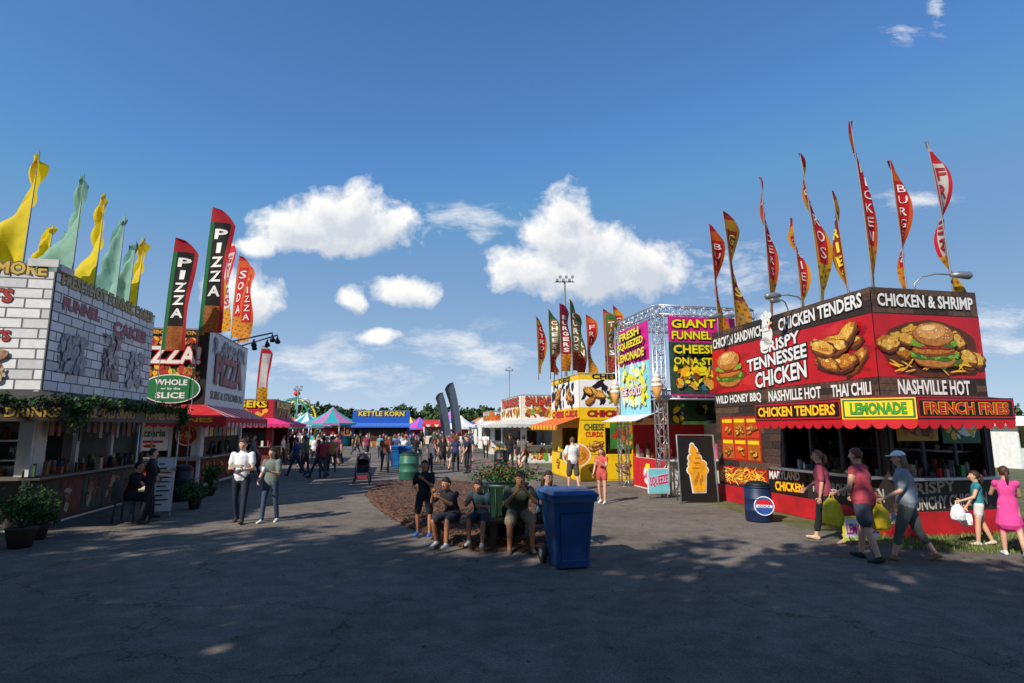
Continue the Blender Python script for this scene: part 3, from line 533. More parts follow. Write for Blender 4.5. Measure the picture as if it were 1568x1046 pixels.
# ------------------------------------------------------------------ flags
def flag(name,x,y,z0,zt,W,yaw,tw,kind,text=None,cloth=.62,seed=0,lean=0):
    rr=random.Random(seed+int(x*100)); T=Thing(name,x,y,z0); pole=T['pole']; cl=T['cloth']; H=zt-z0
    ph=rr.uniform(0,6); fr=rr.uniform(.8,1.3)
    plain=kind in('yellow','teal','white')
    c0=H*(1-cloth); Hc=H-c0
    bendd=V(math.cos(yaw),math.sin(yaw),0)
    def px(z): return bendd*(.12*(z/H)**3*W*1.5)+V(lean*(z/H)**2,0,0)
    pole.tube([px(H*k/8)+V(0,0,H*k/8) for k in range(9)],[.020-.014*k/8 for k in range(9)],M('8a8c8e',.4,.05),6)
    mirror=math.cos(yaw)*y-math.sin(yaw)*x<0
    def mp(s,t,off=0):
        if plain: w=W*min(1,((1-t)/.55))**.75*(1 if t>.12 else .7+.3*t/.12)
        else: w=W*min(1,math.sqrt(max(0,(1-t)/.14)))*(.86+.14*t)
        a=yaw+tw*math.sin(2*math.pi*t*fr+ph)+s*.5*tw*math.sin(7*t+ph*2)
        d=V(math.cos(a),math.sin(a),0); n=V(-math.sin(a),math.cos(a),0)
        rip=(.16*math.sin(s*7+t*11+ph)+.05*math.sin(s*15-t*17)) *s if plain else .06*math.sin(s*5+t*9+ph)*s
        drp=-.35*s*Hc*.3 if plain else 0
        z=c0+t*Hc
        return px(z)+V(0,0,z+drp)+d*(s*w)+n*(rip+off)
    pals={'pizza':('1c7a3c','1a1512','c01c24'),'red':('e0601c','d01820','e0901c'),'redy':('e8a01c','d8222a','e8b81c'),'brown':('d8902a','a83a28','d8a02c'),'black':('1c1a18','c8a018','c8a018'),'green':('3c7a3c','a8701c','8c1c1c'),'whitered':('d82028','d8d0c4','e0a01c'),'grey':('4c5a68','2c3440','4c5a68'),'yellow':('f2d418',)*3,'teal':('8fbcaa',)*3,'white':('e0e8e4',)*3,'purple':('8a2c3c','b81c2c','e0901c')}
    pal=[M(h,.75,.12,4,trans=.42,name='flag_cloth') for h in pals[kind]]
    NT,NS=(48,8 if plain else 6)
    vs=[mp(s/NS,t/NT) for t in range(NT+1) for s in range(NS+1)]
    fo=M('a85a1c',.7,.4,14,trans=.3,name='flag_food_print')
    groups={}
    for t in range(NT):
        for s in range(NS):
            q=(t*(NS+1)+s,t*(NS+1)+s+1,(t+1)*(NS+1)+s+1,(t+1)*(NS+1)+s); f=t/NT
            if kind=='pizza': m=pal[2] if f>.86 else (pal[0] if s<1 else (pal[2] if s>4 else (pal[1] if f>.2 else fo)))
            elif kind in('yellow','teal','white','grey'): m=pal[0] if (s<4 or kind!='grey') else pal[1]
            else:
                m=pal[1]
                if f>.85: m=pal[0] if f<.93 else pal[1]
                elif f<.25: m=pal[2] if (s*3+t)%5 else fo
                elif s in(0,5): m=pal[0]
            groups.setdefault(m,[]).append(q)
    o=len(cl.v); cl.v.extend([tuple(v) for v in vs])
    for m,qs in groups.items():
        k=cl.mi(m)
        for q in qs: cl.f.append(tuple(i+o for i in q)); cl.m.append(k); cl.sm.append(True)
    if text:
        n=len(text); a0,a1=.27,.84; st=(a1-a0)/n
        lm=M('f0e8dc',.7,.05) if kind not in('black','brown') else M('f2d030',.7,.05)
        if kind=='whitered': lm=M('a81c24',.7,.05)
        for i,ch in enumerate(text):
            v,f=text_mesh(ch,.0 if kind in('red','redy') else .03); wd=.2 if ch=='I' else .52
            t1=a1-i*st
            for off in (.014,-.014):
                cl.add([mp(.51+wd*((.5-p) if mirror else (p-.5)),t1-st*.9+q*st*.72,off) for p,q in v],f,lm)
    return T.done()
for (x,y,zt,W,da,tw,k,tx,ln) in [
 (6.0,16.3,8.05,.62,-.35,.2,'red','BURGERS',-.15),(6.55,16.4,8.5,.78,-.42,.2,'brown','GYROS',-.25),
 (6.5,14.0,8.5,.5,-.25,.3,'red','TENDERS',-.05),(7.8,15.0,7.75,.45,-.25,.35,'redy','FRIES',-.1),
 (6.95,12.5,8.4,.6,-.28,.35,'redy','GYROS',-.25),(8.5,14,8.1,.4,.2,.3,'brown','FRIES',-.2),
 (7.35,11.3,8.5,.42,-.2,.45,'red','CHICKEN',-.15),(8.9,12.5,8.2,.42,-.25,.35,'red','BURGERS',-.1),
 (9.3,11.7,8.25,.38,-.15,.45,'whitered','FRIES',-.2)]:
    flag('feather_flag',x,y,4.6,zt,W,math.atan2(y,x)+da,tw,k,tx,.94,lean=ln)
for (x,y,zt,k,tx) in [(1.15,24.5,6.75,'redy','GYROS'),(1.65,24.3,7.0,'green','CHEESE'),(2.1,24,7.2,'purple','BURGERS'),(2.55,23.8,7.35,'green','CURDS'),(2.85,24.6,6.9,'green','CORN'),(3.3,24.4,6.8,'red','FRIES'),(4.1,24.2,6.9,'green','TACOS'),(4.55,24.6,7.25,'redy','GYROS'),(1.9,25.4,7.0,'redy','FRIES'),(4.3,26,7.4,'red','FRIES')]:
    flag('feather_flag',x,y,4.05,zt+.1,.5,R.uniform(.1,.9),.4,k,tx,.9,lean=-.15)
for (x,y,zt,k,yw,tx) in [(-11.6,18.6,8.4,'pizza',.15,'PIZZA'),(-10.42,18.6,9.5,'pizza',.1,'PIZZA'),(-11.0,20.4,9.3,'redy',-.6,'SUBS'),(-11.15,21.5,9.2,'whitered',-.7,'GYROS'),(-11.35,22.7,9.0,'red',-.4,'SODA'),(-11.7,24,9.0,'red',-.3,'PIZZA')]:
    flag('feather_flag',x,y,0 if y<19 else 5.3,zt,.8 if k=='pizza' else .65,yw,.16,k,tx,.46 if y<19 else .92)
for (x,y,zt,k,W) in [(-10.3,11.6,8.0,'yellow',.95),(-10.9,13.4,6.9,'teal',.6),(-10.2,12.8,8.05,'teal',1.15),(-10.55,14,8.1,'yellow',1.0),(-10.9,15.3,8.0,'teal',1.0),(-11.3,16.4,7.6,'teal',.8),(-11.4,16.9,7.9,'yellow',.6),(-10.9,12.9,6.8,'yellow',.7)]:
    flag('plain_feather_flag',x,y,5.1,zt,W,math.pi-.45,.35,k,None,.95,lean=.12)
for (x,y,zt) in [(-3.7,43,5.4),(-4.6,44,4.7)]: flag('feather_flag',x,y,0,zt,.8,math.pi-.2,.1,'grey',None,.7,lean=-.6)
flag('feather_flag',-13.0,29,3.0,6.2,.6,.2,.2,'whitered',None,.9)
# ------------------------------------------------------------------ distant stuff
def peak_tent(name,x,y,r,ze,zp,c1,c2,n=12):
    T=Thing(name,x,y); c=T['canopy']
    for k in range(n):
        a=2*math.pi*k/n;b=2*math.pi*(k+1)/n; m=(c1,c2)[k%2]; pr=[(1,ze),(.55,ze+(zp-ze)*.32),(.2,ze+(zp-ze)*.7),(.02,zp)]
        for (r0,z0),(r1,z1) in zip(pr,pr[1:]): c.poly([(math.cos(a)*r*r0,math.sin(a)*r*r0,z0),(math.cos(b)*r*r0,math.sin(b)*r*r0,z0),(math.cos(b)*r*r1,math.sin(b)*r*r1,z1),(math.cos(a)*r*r1,math.sin(a)*r*r1,z1)],m)
        c.poly([(math.cos(a)*r,math.sin(a)*r,ze-.25),(math.cos(b)*r,math.sin(b)*r,ze-.25),(math.cos(b)*r,math.sin(b)*r,ze),(math.cos(a)*r,math.sin(a)*r,ze)],c2 if k%2==0 else c1)
    p=T['posts']
    for k in range(0,n,2): a=2*math.pi*k/n; p.tube([(math.cos(a)*r,math.sin(a)*r,0),(math.cos(a)*r,math.sin(a)*r,ze)],.04,STEEL,6)
    T['counter'].tube([(0,0,0),(0,0,1.1)],[r*.7,r*.7],c2,12); T['counter'].tube([(0,0,1.1),(0,0,2)],[r*.3,r*.3],CLUT[0],10)
    T.done()
def cm(h): return M(h,.75,.1)
peak_tent('game_tent',-20,64,3.2,2.5,4.3,cm('b86c9c'),cm('2aa0a4'))
peak_tent('game_tent',-25,70,3.0,2.2,3.9,cm('2a9ab0'),cm('e8e0d8'))
peak_tent('game_tent',-13.5,84,3,2.0,3.5,cm('d84a9c'),cm('4a6ad0'))
peak_tent('game_tent',-8.6,82,3.6,2.2,4.6,cm('c86ab8'),cm('6a8ae0'))
peak_tent('game_tent',-5.5,62,2.0,2.1,3.3,cm('e8e4dc'),cm('d8d4cc'))
peak_tent('game_tent',-17,96,3.4,2.0,3.8,cm('d83a3a'),cm('e8d84a'))
peak_tent('game_tent',-33,90,4,2.2,4.4,cm('2a9a6c'),cm('e8e4dc'))
peak_tent('game_tent',-29,75,2.6,2.2,3.7,cm('c8303a'),cm('e8c84a'))
def booths():
    for i,(x,y,w,h,c,a) in enumerate([(-38,92,5,3.4,'2a8a78','e0b030'),(-24.5,84,4,3.2,'d86a2a','2a60c0'),(-11,72,3,2.9,'e8d8c0','c83030'),(-4.2,68,3,3.2,'e8e4dc','e07a30'),(-6.8,100,4,3.4,'d8d8d8','3060b0'),(-20,112,8,3.6,'d8c8a8','b03030'),(-3,56,2.6,3.0,'e8e4dc','e8e4dc'),(25,28.5,6,2.6,'e8e6e0','e8e6e0')]):
        T=Thing('carnival_booth',x,y,0,ROT); b=T['walls']; m=cm(c); n=cm(a)
        b.box(0,w,1.9,2.0,0,h-.4,m); b.box(0,.08,0,1.9,0,h-.4,m); b.box(w-.08,w,0,1.9,0,h-.4,m); b.box(.08,w-.08,0,.1,0,1,m)
        T['roof'].add([(-.3,-.6,h-.5),(w+.3,-.6,h-.5),(w+.3,2.2,h-.5),(-.3,2.2,h-.5),(w*.1,.8,h),(w*.9,.8,h)],[(0,1,5,4),(1,2,5),(2,3,4,5),(3,0,4)],n)
        scallop(Panel(T['roof'],(-.3,-.602,0),(1,0,0)),0,w+.6,h-.5,.5,[n,m],0,.3); clutter(T['prizes'],.2,w-.2,.3,1.6,1.0,20,.5,.9); T.done()
booths()
def ride():
    T=Thing('swing_ride',-33,86); r=T['frame']; g=cm('2a8a6a')
    r.tube([(-2.6,0,0)]+[(-2.6*math.cos(k*math.pi/10),0,3.2+3.0*math.sin(k*math.pi/10)) for k in range(11)]+[(2.6,0,0)],.16,g,8)
    r.tube([(-2.6,3,0)]+[(-2.6*math.cos(k*math.pi/10),3,3.2+3.0*math.sin(k*math.pi/10)) for k in range(11)]+[(2.6,3,0)],.16,cm('e8d040'),8)
    r.tube([(0,1.5,0),(0,1.5,7)],.2,g,8); r.ell((0,1.5,7.2),.5,.5,.4,cm('d83030'))
    for k in range(8):
        a=k*math.pi/4; r.tube([(0,1.5,6.6),(2*math.cos(a),1.5+2*math.sin(a),6.2),(2.4*math.cos(a),1.5+2.4*math.sin(a),4)],.04,STEEL,5); r.ell((2.4*math.cos(a),1.5+2.4*math.sin(a),3.8),.3,.3,.25,R.choice(CLUT))
    T.done()
    for (x,y,h,n) in ((5.9,62,18.2,6),(-.45,95,11.5,3),(-31.5,84,7.5,4)):
        T=Thing('floodlight_mast',x,y); p=T['mast']; gm=M('8a8d8f',.5,.1,5,.5); p.tube([(0,0,0),(0,0,h)],[.22 if n>4 else .12,.09],gm,10)
        p.box(-1.1 if n>4 else -.6,1.1 if n>4 else .6,-.06,.06,h-.1,h,gm)
        for k in range(n):
            xx=(-1+2*k/(n-1))*(.85 if n>4 else .5); p.box(xx-.15,xx+.15,-.35,-.1,h-.02+(k%2)*.35,h+.25+(k%2)*.35,M('8a8d90',.5))
            p.tube([(xx,0,h-.05),(xx,-.15,h+.2)],.03,gm,5)
        T.done()
ride()
def trees():
    lm=[M(h,.85,.25,3,name='foliage') for h in ('2e421c','3c5222','243617','4a602a')]
    T=Thing('distant_trees'); b=T['foliage']; tr=T['trunks']; bark=M('3e3128',.9,.2)
    for i in range(135):
        x=-150+i*2.1+R.uniform(-2,2) if i<90 else 60+(i-90)*4.2+R.uniform(-2,2); y=R.uniform(150,185); h=R.uniform(6.5,9.6)*(1.15 if x<-60 else 1); r=R.uniform(2.6,4.4)
        tr.tube([(x,y,0),(x,y,h*.6)],[.25,.1],bark,5)
        cl=[(x+R.uniform(-1,1)*r*.8,y+R.uniform(-1,1)*r*.5,h*R.uniform(.2,.85),R.uniform(.9,1.8)) for _ in range(13)]
        pts=[]
        for (cx,cy,cz,cr) in cl:
            for _ in range(24):
                d=V(R.gauss(0,1),R.gauss(0,1),R.gauss(0,1)).normalized()*cr*R.uniform(.6,1.05); pts.append((cx+d.x,cy+d.y,cz+d.z))
        b.leaves(pts,1.5,lm)
    T.done()
    # shade trees out of view, behind and left of the viewpoint
    def tree(name,seed):
        rr=random.Random(seed); mb=MB()
        mb.tube([(0,0,0),(.1,0,2),(0,.1,4.5),(.2,0,8),(.3,.1,11)],[.4,.3,.26,.16,.05],bark,10)
        cl=[]
        for k in range(20):
            a=k*2.4+rr.uniform(-.3,.3); z=3.9+k*.42; L=rr.uniform(2.2,5.0)*(1 if z<8.5 else .7)
            e=V(math.cos(a)*L,math.sin(a)*L,z+rr.uniform(1.0,2.2)); m=V(e.x*.5,e.y*.5,z+.5)
            mb.tube([(0,0,z),m,e],[.11,.07,.025],bark,6)
            for q in range(3):
                s=e+V(rr.gauss(0,1),rr.gauss(0,1),rr.gauss(0,.7))*1.1; mb.tube([m,s],[.04,.012],bark,5); cl.append((s,rr.uniform(.45,.95)))
            cl.append((m+V(0,0,.6),.8))
        for c,r in cl:
            for _ in range(62):
                d=V(R.gauss(0,1),R.gauss(0,1),R.gauss(0,.8)); d=d.normalized()*r*R.uniform(.1,1.1); mb.leaves([c+d],.46,lm)
        return mb.mesh(name)
    ms=[tree('shade_tree',s) for s in (3,8)]
    k=0
    for (x,y,sc) in [(-13.5,-3.6,1.0),(-8.2,-4.4,.95),(-3.4,-3.4,.92),(1.2,-4.4,.85),(-18.5,-3.4,1.05),(-12,-9,1.1),(-5.5,-10,1.1),(-18,-9,1.1),(5.6,-6.2,.9),(0,-10,1.0),(-14.8,6.3,.42),(-12.6,4.2,.42),(-16.5,8.6,.42),(-10.6,-2.6,.85),(-5.9,-2.7,.8),(-.9,-2.7,.75),(3.6,-3.0,.72),(8.5,-4.5,.8)]:  # the small unseen trees and those listed after them are added to deepen shade
        ob=link(bpy.data.objects.new('shade_tree',ms[k%2])); ob.location=(x,y,0); ob.rotation_euler=(0,0,k*1.3); ob.scale=(sc,sc,sc); k+=1
trees()
# ------------------------------------------------------------------ people
SK={'l':M('d9a384',.5,.06,name='skin_light'),'t':M('b87a56',.5,.06,name='skin_tan'),'d':M('5a3826',.5,.08,name='skin_dark')}
def build_body(bits,vox,extra):
    """bits: (pts,[(rx,ry)],mat,side)"""
    vs=[];fs=[];segs=[]
    n=12
    for pts,rs,mat,side in bits:
        pts=[Vector(p) for p in pts]; side=Vector(side)
        t0=(pts[0]-pts[1]).normalized(); t1=(pts[-1]-pts[-2]).normalized()
        r0=min(rs[0]);r1=min(rs[-1])
        P=[pts[0]+t0*r0*.75]+[pts[0]+t0*r0*.45]+pts+[pts[-1]+t1*r1*.45,pts[-1]+t1*r1*.75]
        Q=[(rs[0][0]*.35,rs[0][1]*.35),(rs[0][0]*.8,rs[0][1]*.8)]+list(rs)+[(rs[-1][0]*.8,rs[-1][1]*.8),(rs[-1][0]*.35,rs[-1][1]*.35)]
        o=len(vs)
        for i,p in enumerate(P):
            t=(P[min(i+1,len(P)-1)]-P[max(i-1,0)]).normalized(); a=(side-t*side.dot(t)); a=a.normalized() if a.length>1e-3 else t.orthogonal().normalized(); b=t.cross(a)
            for j in range(n):
                q=2*math.pi*j/n; vs.append(p+a*math.cos(q)*Q[i][0]+b*math.sin(q)*Q[i][1])
        for i in range(len(P)-1):
            for j in range(n): fs.append((o+i*n+j,o+i*n+(j+1)%n,o+(i+1)*n+(j+1)%n,o+(i+1)*n+j))
        fs.append(tuple(o+j for j in reversed(range(n)))); fs.append(tuple(o+(len(P)-1)*n+j for j in range(n)))
        for i in range(len(pts)-1): segs.append((pts[i],pts[i+1],rs[i],rs[i+1],side,mat))
    me=bpy.data.meshes.new('b'); me.from_pydata([tuple(v) for v in vs],[],fs); ob=bpy.data.objects.new('b',me); scene.collection.objects.link(ob)
    md=ob.modifiers.new('r','REMESH'); md.mode='VOXEL'; md.voxel_size=vox
    sm=ob.modifiers.new('s','SMOOTH'); sm.factor=.5; sm.iterations=3
    bpy.context.view_layer.update(); dg=bpy.context.evaluated_depsgraph_get(); e=ob.evaluated_get(dg).to_mesh()
    co=np.empty(len(e.vertices)*3); e.vertices.foreach_get('co',co); co=co.reshape(-1,3)
    polys=[tuple(p.vertices) for p in e.polygons]; cen=np.array([co[list(p)].mean(0) for p in polys])
    best=np.full(len(polys),1e9); idx=np.zeros(len(polys),int); mats=[]
    for (a,b,ra,rb,side,mat) in segs:
        if mat not in mats: mats.append(mat)
        a_=np.array(a);d=np.array(b)-a_; L2=d@d; t=np.clip(((cen-a_)@d)/L2,0,1); q=cen-(a_+t[:,None]*d)
        dn=d/math.sqrt(L2); s=np.array(side); s=s-dn*(s@dn); s=s/(np.linalg.norm(s)+1e-9); f=np.cross(dn,s)
        rx=ra[0]+(rb[0]-ra[0])*t; ry=ra[1]+(rb[1]-ra[1])*t
        qs=q@s; qf=q@f; qd=q@dn
        rho=np.sqrt((qs/rx)**2+(qf/ry)**2+(qd/np.minimum(rx,ry))**2); m=(rho-1)*(rx+ry)/2
        k=m<best; best[k]=m[k]; idx[k]=mats.index(mat)
    bpy.data.objects.remove(ob)
    mb=MB(); mb.v=[tuple(c) for c in co]; mb.f=polys; mb.mats=mats; mb.m=[int(i) for i in idx]; mb.sm=[True]*len(polys)
    extra(mb); return mb
def person_mesh(H=1.75,legs=((0,0),(0,0)),arms=((5,8,10,0),(5,8,10,0)),lean=0,female=False,skin='l',shirt='ffffff',pants='222222',shoe='222222',hair='3a2a1c',
                sleeve=.55,shorts=None,skirt=None,hairlen=0,hat=None,hs=1.0,headturn=0,headtilt=0,vox=.017,bag=None,item=None,heavy=1.0,fingers=True,spread=0):
    sk=SK[skin]; S=H/1.75; cm_=lambda h:M(h,.85,.16,9,bump=.35,name='cloth_'+h)
    SH=cm_(shirt);PA=cm_(pants);SO=cm_(shoe);HA=M(hair,.6,.25,30,name='hair_'+hair)
    rd=rad; L=rd(lean); U=V(0,math.sin(L),math.cos(L)); X=V(1,0,0)
    lg=[];mz=9
    for sg,(a,k) in zip((-1,1),legs):
        a=rd(a);k=rd(k); hip=V(sg*.092,0,0); sp=rd(spread); kn=hip+V(sg*(.02+math.sin(sp)*.44),math.sin(a)*.44,-math.cos(a)*.44); an=kn+V(sg*.0,math.sin(a-k)*.42,-math.cos(a-k)*.42); fp=max(0,(k-a))*.75
        if a-k>rd(8): fp=-(a-k)*.6
        lg.append((hip,kn,an,fp,sg)); mz=min(mz,an.z+(-.0 if fp<=0 else -math.sin(fp)*.13+.02))
    p=V(0,0,.075-mz); bits=[]; hv=heavy; hw=(.168 if female else .158)*hv; ww=(.128 if female else .145)*hv; cw=(.155 if female else .172)*hv
    bits.append(([p-U*.07,p,p+U*.08],[(hw*.85,.10*hv),(hw,.118*hv),(hw*.93,.108*hv)],PA,X))
    bits.append(([p+U*.0,p+U*.09,p+U*.2,p+U*.34,p+U*.44,p+U*.49],[(hw*1.03,.123*hv),(hw*1.0,.12*hv),(ww*1.02,.105*hv),(cw,.118*hv),(cw*.97,.1),(.085,.065)],SH,X))
    nk=p+U*.5; hd=nk+U*.05+V(0,.02+math.sin(rd(headtilt))*.08,.105*math.cos(rd(headtilt)))
    bits.append(([nk-U*.02,nk+U*.05,hd-V(0,.01,.02)],[(.06,.056),(.054,.054),(.05,.05)],sk,X))
    hz=hs
    bits.append(([hd+V(0,.012,-.075)*hz,hd+V(0,.004,-.02)*hz,hd+V(0,-.006,.045)*hz],[(.052*hz,.062*hz),(.072*hz,.086*hz),(.073*hz,.088*hz)],sk,X))
    for hip,kn,an,fp,sg in lg:
        hip=hip+p;kn=kn+p;an=an+p; k=hv**.7
        long=shorts is None and skirt is None
        m=PA if long else sk; g=1.12 if long else 1.0
        bits.append(([hip,hip.lerp(kn,.5),kn],[(.082*k*g,.086*k*g),(.07*k*g,.074*k*g),(.052*g,.055*g)],m,X))
        mid=kn.lerp(an,.35); bits.append(([kn,mid,an],[(.052*g,.056*g),(.052*g,.058*g),(.036*(1.25 if long else 1),.038*(1.25 if long else 1))],m,X))
        if shorts: 
            q=hip.lerp(kn,min(1,shorts)); ps=[hip,hip.lerp(q,.5),q]; bits.append((ps,[(.095*k,.1*k),(.092*k,.098*k),(.088*k,.093*k)] if shorts<=1 else [(.088*k,.094*k),(.078*k,.084*k),(.062*k,.066*k)],PA,X))
            if shorts>1: q2=kn.lerp(an,shorts-1); bits.append(([kn,q2],[(.062,.066),(.055,.06)],PA,X))
        fw=V(sg*.12,math.cos(fp),-math.sin(fp)).normalized(); up=V(0,math.sin(fp),math.cos(fp))
        heel=an-fw*.05-up*.035; toe=an+fw*.17-up*.045
        bits.append(([heel,an+fw*.06-up*.035,toe],[(.036,.04),(.045,.036),(.036,.026)],SO,X)); bits.append(([an,an-up*.03],[(.04,.042),(.042,.045)],SO,X))
    if skirt: bits.append(([p+U*.06,p+V(0,.02,-.12),p+V(0,.04,-skirt)],[(hw,.12),(hw*1.12,.15),(hw*1.35,.2)],SH if pants==shirt else PA,X))
    hands=[]; shw=(.16 if female else .182)*hv**.5
    for sg,(a,b,e,inw) in zip((-1,1),arms):
        a=rd(a)+L*.5;b=rd(b);e=rd(e);i=rd(inw); s=p+U*.445+X*sg*shw
        d=V(sg*math.sin(b),math.sin(a)*math.cos(b),-math.cos(a)*math.cos(b)); el=s+d*.285
        d2=V(-sg*math.sin(i),math.sin(a+e)*math.cos(i),-math.cos(a+e)*math.cos(i)); wr=el+d2*.25
        bits.append(([s,s.lerp(el,.5),el],[(.05,.05),(.045,.045),(.037,.037)],sk,X)); bits.append(([el,el.lerp(wr,.35),wr],[(.037,.037),(.037,.036),(.025,.025)],sk,X))
        if sleeve>0: bits.append(([s-d*.02,s+d*.285*min(1,sleeve)],[(.064,.064),(.062,.062)],SH,X))
        if sleeve>1: bits.append(([el,wr],[(.047,.047),(.036,.036)],SH,X))
        palm=wr+d2*.05; side=d2.cross(X).normalized() if abs(d2.x)<.95 else V(0,1,0)
        bits.append(([wr,palm,wr+d2*.085],[(.02,.026),(.018,.038),(.015,.036)],sk,X)); hands.append((wr,d2,side,sg))
    def extra(mb):
        if fingers:
            for wr,d,side,sg in hands:
                pal=(X*-sg); 
                for q,(o,l) in enumerate(((-.028,.058),(-.01,.072),(.009,.07),(.027,.052))):
                    b0=wr+d*.075+side*o; k1=b0+d*l*.5+pal*.006; k2=k1+d*l*.35+pal*.02; k3=k2+d*l*.1+pal*.022
                    mb.tube([b0,k1,k2,k3],[.0105,.0098,.0088,.006],sk,6)
                b0=wr+d*.03-side*.03; mb.tube([b0,b0+(d*.6-side*.8)*.035,b0+(d*.6-side*.8)*.04+d*.03+pal*.012],[.013,.011,.008],sk,6)
        Rm=Matrix.Rotation(rd(headturn),3,'Z')@Matrix.Rotation(rd(-headtilt*.6),3,'X')
        h=hz
        def hp(x,y,z): return hd+Rm@V(x*h,y*h,z*h)
        eb=M('f0ece6',.3,.02); dk=M('1c1410',.3,.1); lip=M('9c4a40',.5,.1)
        for s in (-1,1):
            c=hp(s*.03,.077,.012); mb.ell(c,.013*h,.009*h,.008*h,eb,8,6); c=hp(s*.03,.085,.012); mb.ell(c,.006*h,.004*h,.006*h,dk,6,4)
            c=hp(s*.073,-.005,.0); mb.ell(c,.012*h,.02*h,.032*h,sk,8,6); mb.tube([hp(s*.045,.079,.03),hp(s*.02,.085,.033)],[.004*h,.004*h],HA,5)
        mb.tube([hp(0,.08,.015),hp(0,.098,-.018),hp(0,.085,-.028)],[.008*h,.014*h,.01*h],sk,8)
        mb.tube([hp(-.022,.074,-.052),hp(0,.083,-.051),hp(.022,.074,-.052)],[.004*h,.007*h,.004*h],lip,6)
        n=16;m=10;vs=[];fs=[]
        for i in range(m+1):
            th=math.pi*(.0+.78*i/m)
            for j in range(n):
                ph=2*math.pi*j/n; x=math.sin(th)*math.cos(ph);y=math.sin(th)*math.sin(ph);z=math.cos(th)
                if y>.1: zz=max(z,.42+.12*y)
                else: zz=z if z>-.55 else -.55
                w=1+R.uniform(-.03,.04); vs.append(hp(x*.083*w,-.008+y*.099*w,.02+zz*.105*w))
        for i in range(m):
            for j in range(n): fs.append((i*n+j,(i+1)*n+j,(i+1)*n+(j+1)%n,i*n+(j+1)%n))
        mb.add(vs,fs,HA,True)
        if hairlen>0:
            if hairlen>=1: mb.tube([hp(0,-.1,.04),hp(0,-.135,.0),hp(0,-.13,-.1),hp(0.01,-.11,-.1-.08*hairlen)],[.025,.034,.03,.01],HA,8)
            else:
                for s in (-1,0,1): mb.tube([hp(s*.05,-.06,.05),hp(s*.075,-.06,-.06),hp(s*.07,-.07,-.2*hairlen-.1),hp(s*.06,-.06,-.4*hairlen-.1)],[.04,.045,.04,.012],HA,8)
        if hat:
            hm=M(hat,.8,.08); vs=[];fs=[];m2=6
            for i in range(m2+1):
                th=math.pi*.5*i/m2
                for j in range(n): ph=2*math.pi*j/n; vs.append(hp(math.sin(th)*math.cos(ph)*.09,-.006+math.sin(th)*math.sin(ph)*.107,.045+math.cos(th)*.085))
            for i in range(m2):
                for j in range(n): fs.append((i*n+j,(i+1)*n+j,(i+1)*n+(j+1)%n,i*n+(j+1)%n))
            mb.add(vs,fs,hm,True)
            br=[hp(math.cos(q)*.075,.08+max(0,math.sin(q))*.09,.047) for q in [math.pi*k/8 for k in range(9)]]; mb.add(br+[b+V(0,0,.008) for b in br],[tuple(reversed(range(9))),tuple(range(9,18))]+[(k,k+1,k+10,k+9) for k in range(8)],hm)
        if bag:
            for (c,hand,sz) in bag:
                bm=M(c,.6,.12,8,bump=.6,name='plastic_bag'); wr,d,side,sg=hands[hand]; b0=wr+d*.1
                mb.tube([b0+V(0,-.02,.0),b0+V(0,-.06,-.12*sz)],[.008,.008],bm,5); mb.tube([b0+V(0,.02,.0),b0+V(0,.06,-.12*sz)],[.008,.008],bm,5)
                n0=12; rs_=[(.0,.03,.03),(-.1,.07,.12),(-.25,.085,.15),(-.36,.07,.14),(-.4,.02,.06)]; vs=[];fs=[]
                for (z,a,b) in rs_:
                    for j in range(n0): q=2*math.pi*j/n0; w=1+R.uniform(-.14,.14); vs.append(b0+V(math.cos(q)*a*w*sz,math.sin(q)*b*w*sz,(z+R.uniform(-.015,.015))*sz-.05))
                for i in range(4):
                    for j in range(n0): fs.append((i*n0+j,(i+1)*n0+j,(i+1)*n0+(j+1)%n0,i*n0+(j+1)%n0))
                mb.add(vs,fs,bm)
        if item:
            for (kind,hand) in item:
                wr,d,side,sg=hands[hand]; b0=wr+d*.1
                if kind=='cup': mb.tube([b0+V(-sg*.03,.01,-.06),b0+V(-sg*.03,.01,.08)],[.03,.042],WHITE,10); mb.tube([b0+V(-sg*.03,.01,.06),b0+V(-sg*.03,.02,.15)],[.004,.004],RED,5)
                elif kind=='tray': 
                    c=b0+V(-sg*.08,.04,.01); mb.add([c+V(-.1,-.07,0),c+V(.1,-.07,0),c+V(.1,.07,0),c+V(-.1,.07,0),c+V(-.12,-.09,.05),c+V(.12,-.09,.05),c+V(.12,.09,.05),c+V(-.12,.09,.05)],[(3,2,1,0),(0,1,5,4),(1,2,6,5),(2,3,7,6),(3,0,4,7)],WHITE)
                    for _ in range(7): mb.ell(c+V(R.uniform(-.08,.08),R.uniform(-.06,.06),.04),.03,.02,.02,FRIED2,6,4)
                elif kind=='food': mb.ell(b0+V(-sg*.03,.02,.02),.05,.04,.03,FRIED,8,6,.15)
                elif kind=='purse': mb.tube([p+U*.46+X*sg*.1,p+U*.3+X*sg*.19+V(0,-.05,0),p+U*.08+X*sg*.26],[.012,.012,.012],M('5a2c1c',.6),5); mb.ell(p+U*.0+X*sg*.27,.07,.14,.12,M('8c4a2c',.6,.2),10,8,.06)
    mb=build_body(bits,vox,extra); mb.v=[(a*S,b*S,c*S) for a,b,c in mb.v]; return mb,p.z*S
def person(name,x,y,yaw,z=0,seat=None,**k):
    mb,pz=person_mesh(**k); ob=link(bpy.data.objects.new(name,mb.mesh(name)))
    ob.location=(x,y,z if seat is None else seat-pz+.10*k.get('H',1.75)/1.75); ob.rotation_euler=(0,0,rad(yaw)); return ob
WALK=((24,6),(-18,22)); WALK2=((-20,28),(22,5))
